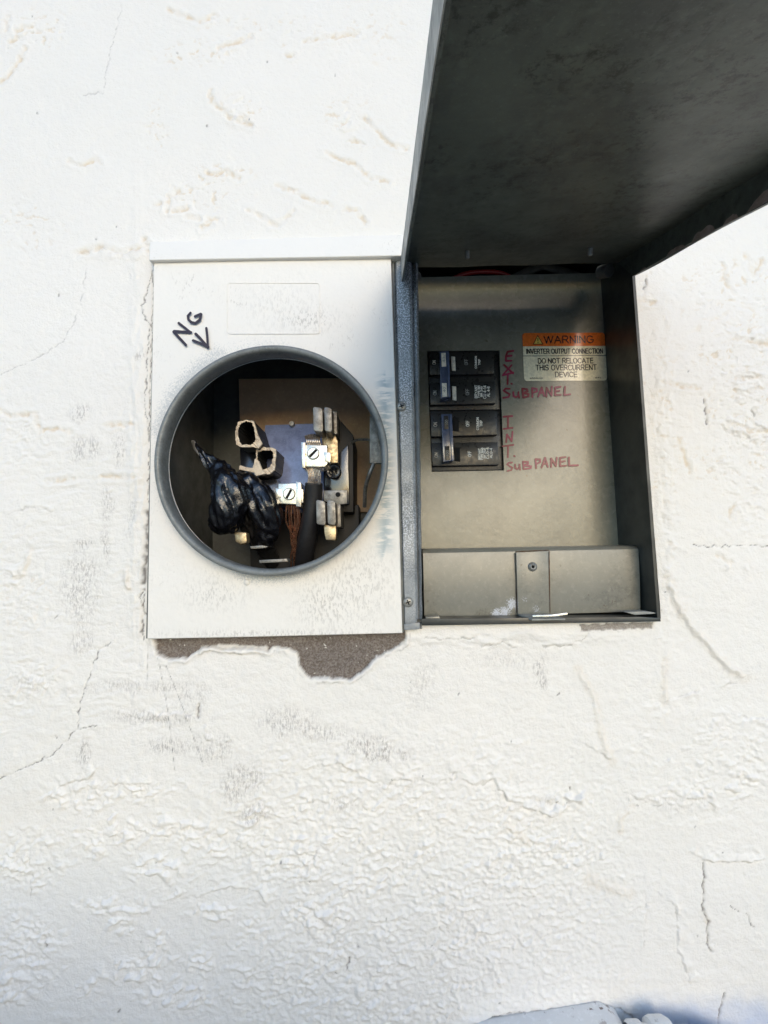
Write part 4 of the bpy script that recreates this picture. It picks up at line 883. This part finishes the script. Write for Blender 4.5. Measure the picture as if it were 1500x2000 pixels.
# lid: sheet with turned-down sides, swung up and out over the box
LD = R(17.3); lu = Vector((0, -math.cos(LD), -math.sin(LD))); lw = Vector((0, -math.sin(LD), math.cos(LD))); LL = .292; FH = .0175
hl = U(787, 547, -.010); hr = U(1237, 540, -.010)
o0 = Vector((hl.x, hl.y, (hl.z+hr.z)/2))+lw*FH; LW = hr.x-hl.x
def lid():
    bm = bmesh.new(); t = .0014
    def P(u, v, w): return o0+lu*u+Vector((v, 0, 0))+lw*w
    nu, nv = 30, 18; g = []; LB = -.026
    for i in range(nu+1):
        g.append([bm.verts.new(P(LB+(LL-LB)*i/nu, LW*j/nv, .0016*math.sin(math.pi*j/nv)*math.sin(math.pi*i/nu)+.0003*math.sin(i*.8+j))) for j in range(nv+1)])
    for i in range(nu):
        for j in range(nv): bm.faces.new((g[i][j], g[i+1][j], g[i+1][j+1], g[i][j+1]))
    for v, col in ((0, 0), (LW, nv)):
        low = [bm.verts.new(P(max(0, LB+(LL-LB)*i/nu), v+random.uniform(-.0002, .0002), -FH*(1+.03*math.sin(i*.5)))) for i in range(nu+1)]
        for i in range(nu): bm.faces.new((g[i][col], g[i+1][col], low[i+1], low[i]))
    low = [bm.verts.new(P(LL, LW*j/nv, -.012)) for j in range(nv+1)]
    for j in range(nv): bm.faces.new((g[nu][j], g[nu][j+1], low[j+1], low[j]))
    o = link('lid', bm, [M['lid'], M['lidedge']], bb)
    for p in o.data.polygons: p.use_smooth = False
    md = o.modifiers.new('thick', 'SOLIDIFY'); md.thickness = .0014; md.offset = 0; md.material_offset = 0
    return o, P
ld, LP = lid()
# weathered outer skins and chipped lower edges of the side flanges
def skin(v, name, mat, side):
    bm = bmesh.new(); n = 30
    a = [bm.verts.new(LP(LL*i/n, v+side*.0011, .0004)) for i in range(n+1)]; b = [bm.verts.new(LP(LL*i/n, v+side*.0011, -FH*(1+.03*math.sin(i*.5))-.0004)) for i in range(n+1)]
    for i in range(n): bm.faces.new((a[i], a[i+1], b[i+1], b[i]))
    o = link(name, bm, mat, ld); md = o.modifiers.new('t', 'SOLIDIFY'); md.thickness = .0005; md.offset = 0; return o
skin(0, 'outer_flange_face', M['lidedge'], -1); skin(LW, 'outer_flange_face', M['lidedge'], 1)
for v in (.049, .143):
    bm = bmesh.new(); p = LP(.0125, v, -.0008); lathe(bm, p, -lw, [(.0018, 0), (.0018, .0045), (.0013, .0052), (0, .0052)], 14); link('stud', bm, M['screw'], ld, smooth=True)
# chips of bare primer on the right flange's lower edge
M['primer'] = paint('pinkish_primer', (.30, .24, .21), .7, sc=120)
for u0, u1, h in ((.012, .020, .0012), (.045, .066, .0035), (.072, .094, .006), (.100, .112, .004), (.118, .160, .0075), (.170, .21, .005)):
    n = 8; bm = bmesh.new()
    a = [bm.verts.new(LP(u0+(u1-u0)*i/n, LW-.0010, -FH-.0001)) for i in range(n+1)]
    b = [bm.verts.new(LP(u0+(u1-u0)*i/n, LW-.0010, -FH+h*math.sin(math.pi*i/n)**.5*random.uniform(.6, 1)+.0001)) for i in range(n+1)]
    for i in range(n): bm.faces.new((a[i], a[i+1], b[i+1], b[i]))
    link('chipped_primer', bm, M['primer'], ld)

# ---- sticker
def sticker():
    e0 = 1020
    def S(s, t): # sticker-local 0..1 -> photo px
        tl, tr, br, bl = (1020, 650.5), (1181, 649.5), (1186, 743), (1024, 744)
        return ((tl[0]*(1-s)+tr[0]*s)*(1-t)+(bl[0]*(1-s)+br[0]*s)*t, (tl[1]*(1-s)+tr[1]*s)*(1-t)+(bl[1]*(1-s)+br[1]*s)*t)
    y = YS-.0004
    out = [S(a/164, b/94) for a, b in rrect(0, 0, 164, 94, 6, 5)]
    bm = bmesh.new(); bprism(bm, pp(out, y), .0004); st = link('warning_sticker', bm, M['cream'], bb)
    bm = bmesh.new(); o2 = [S(a/164, b/94) for a, b in rrect(0, 0, 164, 94, 6, 5)]
    # orange head band: upper rounded part
    band = [(a, b) for a, b in rrect(0, 0, 164, 94, 6, 5) if b < 20]
    i = next(k for k in range(len(band)) if band[k][0] > 80)
    pts = [(158+0, 0)]
    up = sorted([p for p in band if p[0] > 80], key=lambda p: p[1]); lf = sorted([p for p in band if p[0] < 80], key=lambda p: -p[1])
    ring = lf+up+[(164, 26), (0, 26)]
    bm.faces.new([bm.verts.new(U(*S(a/164, b/94), y-.00015)) for a, b in ring]); link('orange_band', bm, M['orange'], st)
    bm = bmesh.new(); T = lambda s, x0, x1, y0, y1, w=1.45: stroke_text(bm, s, S(x0/164, y1/94), S(x1/164, y1/94), S(x0/164, y0/94), y-.0003, w)
    T('WARNING', 43, 141, 6.5, 20, 2.0); T('INVERTER OUTPUT CONNECTION', 7, 158, 31.5, 40.5); T('DO NOT RELOCATE', 29, 138, 50, 59.5); T('THIS OVERCURRENT', 24, 144, 63, 73); T('DEVICE', 62, 105, 77, 86.5)
    text_mesh(bm, 'pvlabels.com', S(12/164, 90.5/94), S(37/164, 90.5/94), S(12/164, 87/94), y-.0003, bold=.02); text_mesh(bm, '05-412', S(140/164, 90/94), S(152/164, 90/94), S(140/164, 87/94), y-.0003, bold=.02)
    ribbon(bm, [S(0, 45/94), S(.5, 45/94), S(1, 45/94)], .9, y-.00025)
    link('lettering', bm, M['black_ink'], st)
    bm = bmesh.new(); bm.faces.new([bm.verts.new(U(*S(a/164, b/94), y-.0003)) for a, b in ((20, 22.5), (30.5, 4), (41, 22.5))]); link('warning_triangle', bm, M['black_ink'], st)
    bm = bmesh.new(); bm.faces.new([bm.verts.new(U(*S(a/164, b/94), y-.0004)) for a, b in ((22.3, 21.2), (30.5, 6.8), (38.7, 21.2))]); link('triangle_fill', bm, M['yellow'], st)
    bm = bmesh.new(); bm.faces.new([bm.verts.new(U(*S(a/164, b/94), y-.0005)) for a, b in ((29.4, 10.5), (31.6, 10.5), (31.0, 17), (30.0, 17))])
    bm.faces.new([bm.verts.new(U(*S((30.5+1.1*math.cos(k*math.pi/4))/164, (19+1.1*math.sin(k*math.pi/4))/94), y-.0005)) for k in range(8)]); link('exclamation_mark', bm, M['black_ink'], st)
sticker()
# ---- maroon handwriting
cr = lambda x, y: (810+x*.26667, 630+y*.26667)
def writing(strokes, name='handwriting'):
    bm = bmesh.new()
    for k, s in enumerate(strokes): ribbon(bm, [cr(*p) for p in s], 3.7, YS-.0002-k*.00002)
    return link(name, bm, M['redmark'], df)
w1 = writing([[(722, 207), (680, 214)], [(680, 214), (668, 245), (668, 281)], [(668, 281), (708, 279)], [(672, 247), (710, 242)], [(655, 310), (720, 372)], [(710, 312), (652, 376)], [(645, 386), (722, 366)], [(683, 378), (680, 450)], [(707, 447), (712, 449)],
    [(695, 485), (665, 484), (653, 498), (672, 512), (695, 525), (688, 545), (648, 551)], [(722, 510), (724, 538), (740, 547), (758, 538), (760, 510)], [(760, 525), (765, 550)],
    [(788, 483), (795, 548)], [(790, 484), (822, 488), (826, 503), (796, 515)], [(796, 516), (834, 524), (832, 540), (797, 549)], [(860, 480), (862, 546)], [(862, 481), (894, 486), (896, 503), (864, 516)],
    [(905, 542), (930, 475)], [(930, 475), (950, 537)], [(915, 517), (945, 513)], [(966, 542), (966, 477)], [(966, 477), (1003, 536)], [(1003, 536), (1004, 470)], [(1030, 474), (1030, 531)], [(1030, 531), (1070, 529)], [(1030, 475), (1068, 470)], [(1032, 503), (1060, 500)],
    [(1102, 470), (1096, 530)], [(1096, 530), (1140, 525)]])
w2 = writing([[(650, 690), (715, 685)], [(683, 688), (683, 775)], [(650, 779), (716, 771)], [(670, 876), (676, 820)], [(676, 820), (710, 870)], [(710, 870), (716, 800)], [(645, 906), (722, 896)], [(684, 903), (682, 986)], [(728, 977), (733, 979)],
    [(712, 1025), (688, 1028), (678, 1038), (695, 1052), (715, 1063), (708, 1080), (680, 1086)], [(735, 1040), (737, 1064), (750, 1073), (766, 1064), (768, 1040)], [(768, 1052), (773, 1077)],
    [(793, 1018), (798, 1072)], [(795, 1019), (828, 1020), (830, 1034), (800, 1045)], [(800, 1046), (852, 1052), (850, 1066), (799, 1073)], [(885, 1000), (890, 1066)], [(887, 1000), (918, 1003), (920, 1022), (891, 1036)],
    [(930, 1062), (955, 990)], [(955, 990), (976, 1057)], [(940, 1037), (970, 1032)], [(1000, 1057), (1000, 995)], [(1000, 995), (1036, 1051)], [(1036, 1051), (1041, 988)], [(1065, 990), (1066, 1051)], [(1066, 1051), (1110, 1047)], [(1065, 990), (1105, 985)], [(1067, 1019), (1100, 1015)],
    [(1130, 988), (1131, 1047)], [(1131, 1047), (1196, 1045)]])
w1['label'] = 'EXT. SUBPANEL in maroon marker'; w2['label'] = 'INT. SUBPANEL in maroon marker'

# ---- circuit breakers
k5 = lambda x, y: (820+x*.12996, 670+y*.13)
def breaker(label, body, poles, tie, tags, windows, texts, white, ledge_y):
    e = empty('circuit_breaker', U(*body[3], YD), label, 'circuit breaker', 'double breakers in the panel')
    plate('body', body, YD+.002, .045, M['breaker'], e, .0006)
    for p in poles:
        q = [k5(*c) for c in p]; po = plate('pole_face', q, YD-.0035, .007, M['breaker'], e, .0007)
    bm = bmesh.new()                        # handle tie: a channel with raised rims
    T = [k5(*c) for c in tie]; yt = YD-.016
    bprism(bm, pp(T, yt+.0015), .012)
    tl, tr, br, bl = T
    def lr(a, b, t): return (a[0]+(b[0]-a[0])*t, a[1]+(b[1]-a[1])*t)
    for s0, s1 in ((0, .14), (.78, 1)):
        bprism(bm, pp([lr(tl, tr, s0), lr(tl, tr, s1), lr(bl, br, s1), lr(bl, br, s0)], yt), .006)
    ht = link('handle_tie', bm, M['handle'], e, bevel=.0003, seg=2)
    for tg in tags:
        plate('rating_tag', [k5(*c) for c in tg], yt+.0009, .001, M['ivory'] if white else M['breaker'], ht, .00015)
    for wd in windows:
        plate('trip_window', [k5(*c) for c in wd], YD-.0045, .003, M['ivory'] if white else M['void'], e, .0002)
    for s, x0, x1, yb, yt_, w in texts:     # x0..x1 photo-crop columns; reads upward from yb to yt_
        bm = bmesh.new(); stroke_text(bm, s, k5(x1, yb), k5(x1, yt_), k5(x0, yb), YD-.0038, .95); link('white_lettering' if w else 'moulded_lettering', bm, M['white_ink'] if w else M['grey_ink'], e)
    if tags:
        for tg in tags:
            bm = bmesh.new(); (ax, ay), (bx, by) = tg[0], tg[2]
            text_mesh(bm, '40' if white else '100', k5(ax+62, by-60), k5(ax+60, ay+60), k5(ax+20, by-60), yt+.0007)
            link('rating_print', bm, M['grey_ink'], ht)
    return e
breaker('upper double breaker with white tags on its joined handles', [k5(115, 128), k5(1196, 118), k5(1236, 1000), k5(150, 1010)],
    [[(140, 140), (1105, 130), (1118, 460), (150, 478)], [(145, 600), (1125, 575), (1138, 905), (160, 930)]],
    [(300, 128), (438, 118), (462, 806), (318, 830)],
    [[(322, 148), (388, 146), (398, 350), (330, 354)], [(330, 602), (402, 600), (412, 802), (338, 808)]],
    [[(470, 200), (530, 205), (540, 418), (482, 410)], [(484, 645), (545, 650), (552, 862), (492, 852)]],
    [('ON', 190, 238, 322, 262, 1), ('ON', 200, 250, 780, 718, 1), ('OFF', 672, 720, 328, 245, 0), ('OFF', 690, 740, 780, 690, 0), ('COMMON', 828, 855, 380, 198, 1), ('TRIP', 880, 908, 328, 242, 1),
     ('BRYANT', 826, 862, 826, 632, 1), ('TYPE BR', 874, 902, 824, 640, 1), ('BR 240', 914, 940, 808, 652, 1), ('CU 4-14', 954, 996, 834, 640, 1), ('AL 4-8', 1010, 1050, 806, 656, 1)], True, 0)
breaker('lower double breaker with plain black joined handles', [k5(150, 1018), k5(1236, 1008), k5(1258, 1908), k5(185, 1926)],
    [[(160, 1058), (1150, 1035), (1168, 1378), (170, 1408)], [(168, 1500), (1172, 1485), (1185, 1830), (190, 1850)]],
    [(325, 1072), (482, 1064), (512, 1762), (352, 1782)],
    [[(362, 1092), (424, 1090), (430, 1290), (368, 1294)], [(374, 1550), (446, 1545), (452, 1756), (384, 1762)]],
    [[(496, 1112), (584, 1118), (586, 1326), (502, 1318)], [(516, 1566), (604, 1570), (606, 1780), (524, 1772)]],
    [('ON', 208, 258, 1256, 1192, 1), ('ON', 220, 272, 1716, 1650, 1), ('OFF', 695, 742, 1252, 1170, 1), ('OFF', 725, 772, 1704, 1626, 1), ('COMMON', 852, 886, 1306, 1118, 1), ('TRIP', 902, 938, 1254, 1164, 1),
     ('BRYANT', 880, 912, 1750, 1586, 1), ('TYPE BAB', 922, 952, 1756, 1576, 1), ('BR 2100', 962, 990, 1732, 1580, 1), ('CU0-6', 1002, 1036, 1738, 1570, 1), ('AL0-4', 1052, 1088, 1726, 1580, 1)], False, 0)

# ---- wires glimpsed over the dead front
bm = bmesh.new(); btube(bm, spline([U(870, 552, .062), U(905, 536, .060), U(942, 531, .060), U(980, 534, .060), U(1010, 550, .064)], 8), .0022, 12)
tag(link('red_wire', bm, M['redwire'], None, smooth=True), 'red insulated wire arching above the breaker panel', 'wire')
bm = bmesh.new(); btube(bm, [U(1000, 545, .066), U(1030, 530, .062), U(1060, 519, .060), U(1100, 530, .062), U(1130, 540, .068)], .0042, 12, flat=.6)
tag(link('grey_cable', bm, paint('grey_cable_jacket', (.10, .10, .085), .6), None, smooth=True), 'dull grey cable bent over the panel, right of the red wire', 'cable')

# ================================================================ conduit box at the foot of the picture
cb_ = empty('conduit_box', U(1100, 2060, 0), 'white painted conduit box with brown paint chips, below the breaker box', 'conduit box')
zt = U(1100, 1966, 0).z; xl, xr = U(960, 1975, -.01).x, U(1222, 1975, -.01).x
M['boxpaint'] = paint('chipped_white_box_paint', (.74, .74, .72), .45, dark=(.70, .70, .69), spots=.13, spotcol=(.13, .07, .05), sc=28, bumpy=.1)
bm = bmesh.new()
P = [Vector((xl-.022, 0, zt-.013)), Vector((xl+.002, 0, zt-.006)), Vector((xr-.014, 0, zt+.003)), Vector((xr-.004, 0, zt-.001)), Vector((xr+.001, 0, zt-.010)), Vector((xr+.001, 0, zt-.10)), Vector((xr-.008, 0, zt-.108)), Vector((xl-.008, 0, zt-.108)), Vector((xl-.014, 0, zt-.10))]
bprism(bm, [p+Vector((0, .002, 0)) for p in P], dv=Vector((0, -.042, 0))); link('body', bm, M['boxpaint'], cb_, bevel=.004, seg=4, ang=50)
bm = bmesh.new(); bprism(bm, [Vector((cbp.x*1.0, -.0402, cbp.z+.0005)) for cbp in P], dv=Vector((0, -.003, 0))); link('face_plate', bm, M['boxpaint'], cb_, bevel=.0008)
c = U(1240, 2052, -.020)
bm = bmesh.new(); lathe(bm, Vector((xr-.002, -.020, c.z)), (1, 0, 0), [(.013, 0), (.0145, .002), (.0145, .009), (.0125, .011), (.0125, .014), (.0155, .015), (.0165, .018), (.0165, .026), (.0150, .029), (.0115, .030)], 40)
link('hub', bm, M['boxpaint'], cb_, smooth=True)
bm = bmesh.new(); s = Vector((xr+.026, -.020, c.z)); btube(bm, spline([s, s+Vector((.02, 0, -.001)), s+Vector((.045, 0, -.012)), s+Vector((.056, 0, -.04)), s+Vector((.058, 0, -.30))], 8), .0112, 24); link('elbow', bm, M['boxpaint'], cb_, smooth=True)
# ================================================================ unseen bush added below the view to keep low light off the wall's foot
def added_shade_shrub():
    e = empty('added_shade_shrub', Vector((-.32, -.55, 0)), 'dense dark green leafy bush, added out of view to shade the lower wall', 'added_shade_shrub')
    rs = random.Random(11); bm = bmesh.new()
    for k in range(8):
        a = rs.uniform(0, 6.28); btube(bm, spline([(-.32+.05*math.cos(a), -.55+.04*math.sin(a), 0), (-.32+.2*math.cos(a), -.55+.1*math.sin(a), .5), (-.32+.36*math.cos(a), -.55+.17*math.sin(a), 1.05)], 5), lerpl([.016, .006], 11), 7)
    link('stem', bm, plain('brown_bark', (.10, .07, .045), .9), e, smooth=True)
    bm = bmesh.new(); n = 0
    while n < 17000:
        x, y, z = rs.uniform(-1, 1), rs.uniform(-1, 1), rs.uniform(0, 1)
        lim = 1+.10*math.sin(x*7+2)*math.sin(z*9)+.08*math.sin(y*6)
        if abs(x)**3+abs(y)**3+abs(z-.42)**4*6 > lim: continue
        p = Vector((-.30+x*.62, -.56+y*.27, .10+z*1.145)); d = Vector((rs.gauss(0, 1), rs.gauss(0, 1), rs.gauss(0, 1)+.5)).normalized(); q = d.orthogonal().normalized()
        q.rotate(Matrix.Rotation(rs.uniform(0, 6.28), 3, d)); w = d.cross(q); L = rs.uniform(.016, .028); Wd = L*.36
        vs = [bm.verts.new(c) for c in (p-q*L, p+w*Wd-d*.002, p+q*L, p-w*Wd-d*.002)]; bm.faces.new(vs); n += 1
    link('foliage', bm, paint('dark_leaf', (.045, .075, .025), .45, dark=(.03, .055, .02), sc=12), e)
added_shade_shrub()
print('objects', len(bpy.data.objects), 'wall verts', len(co_))
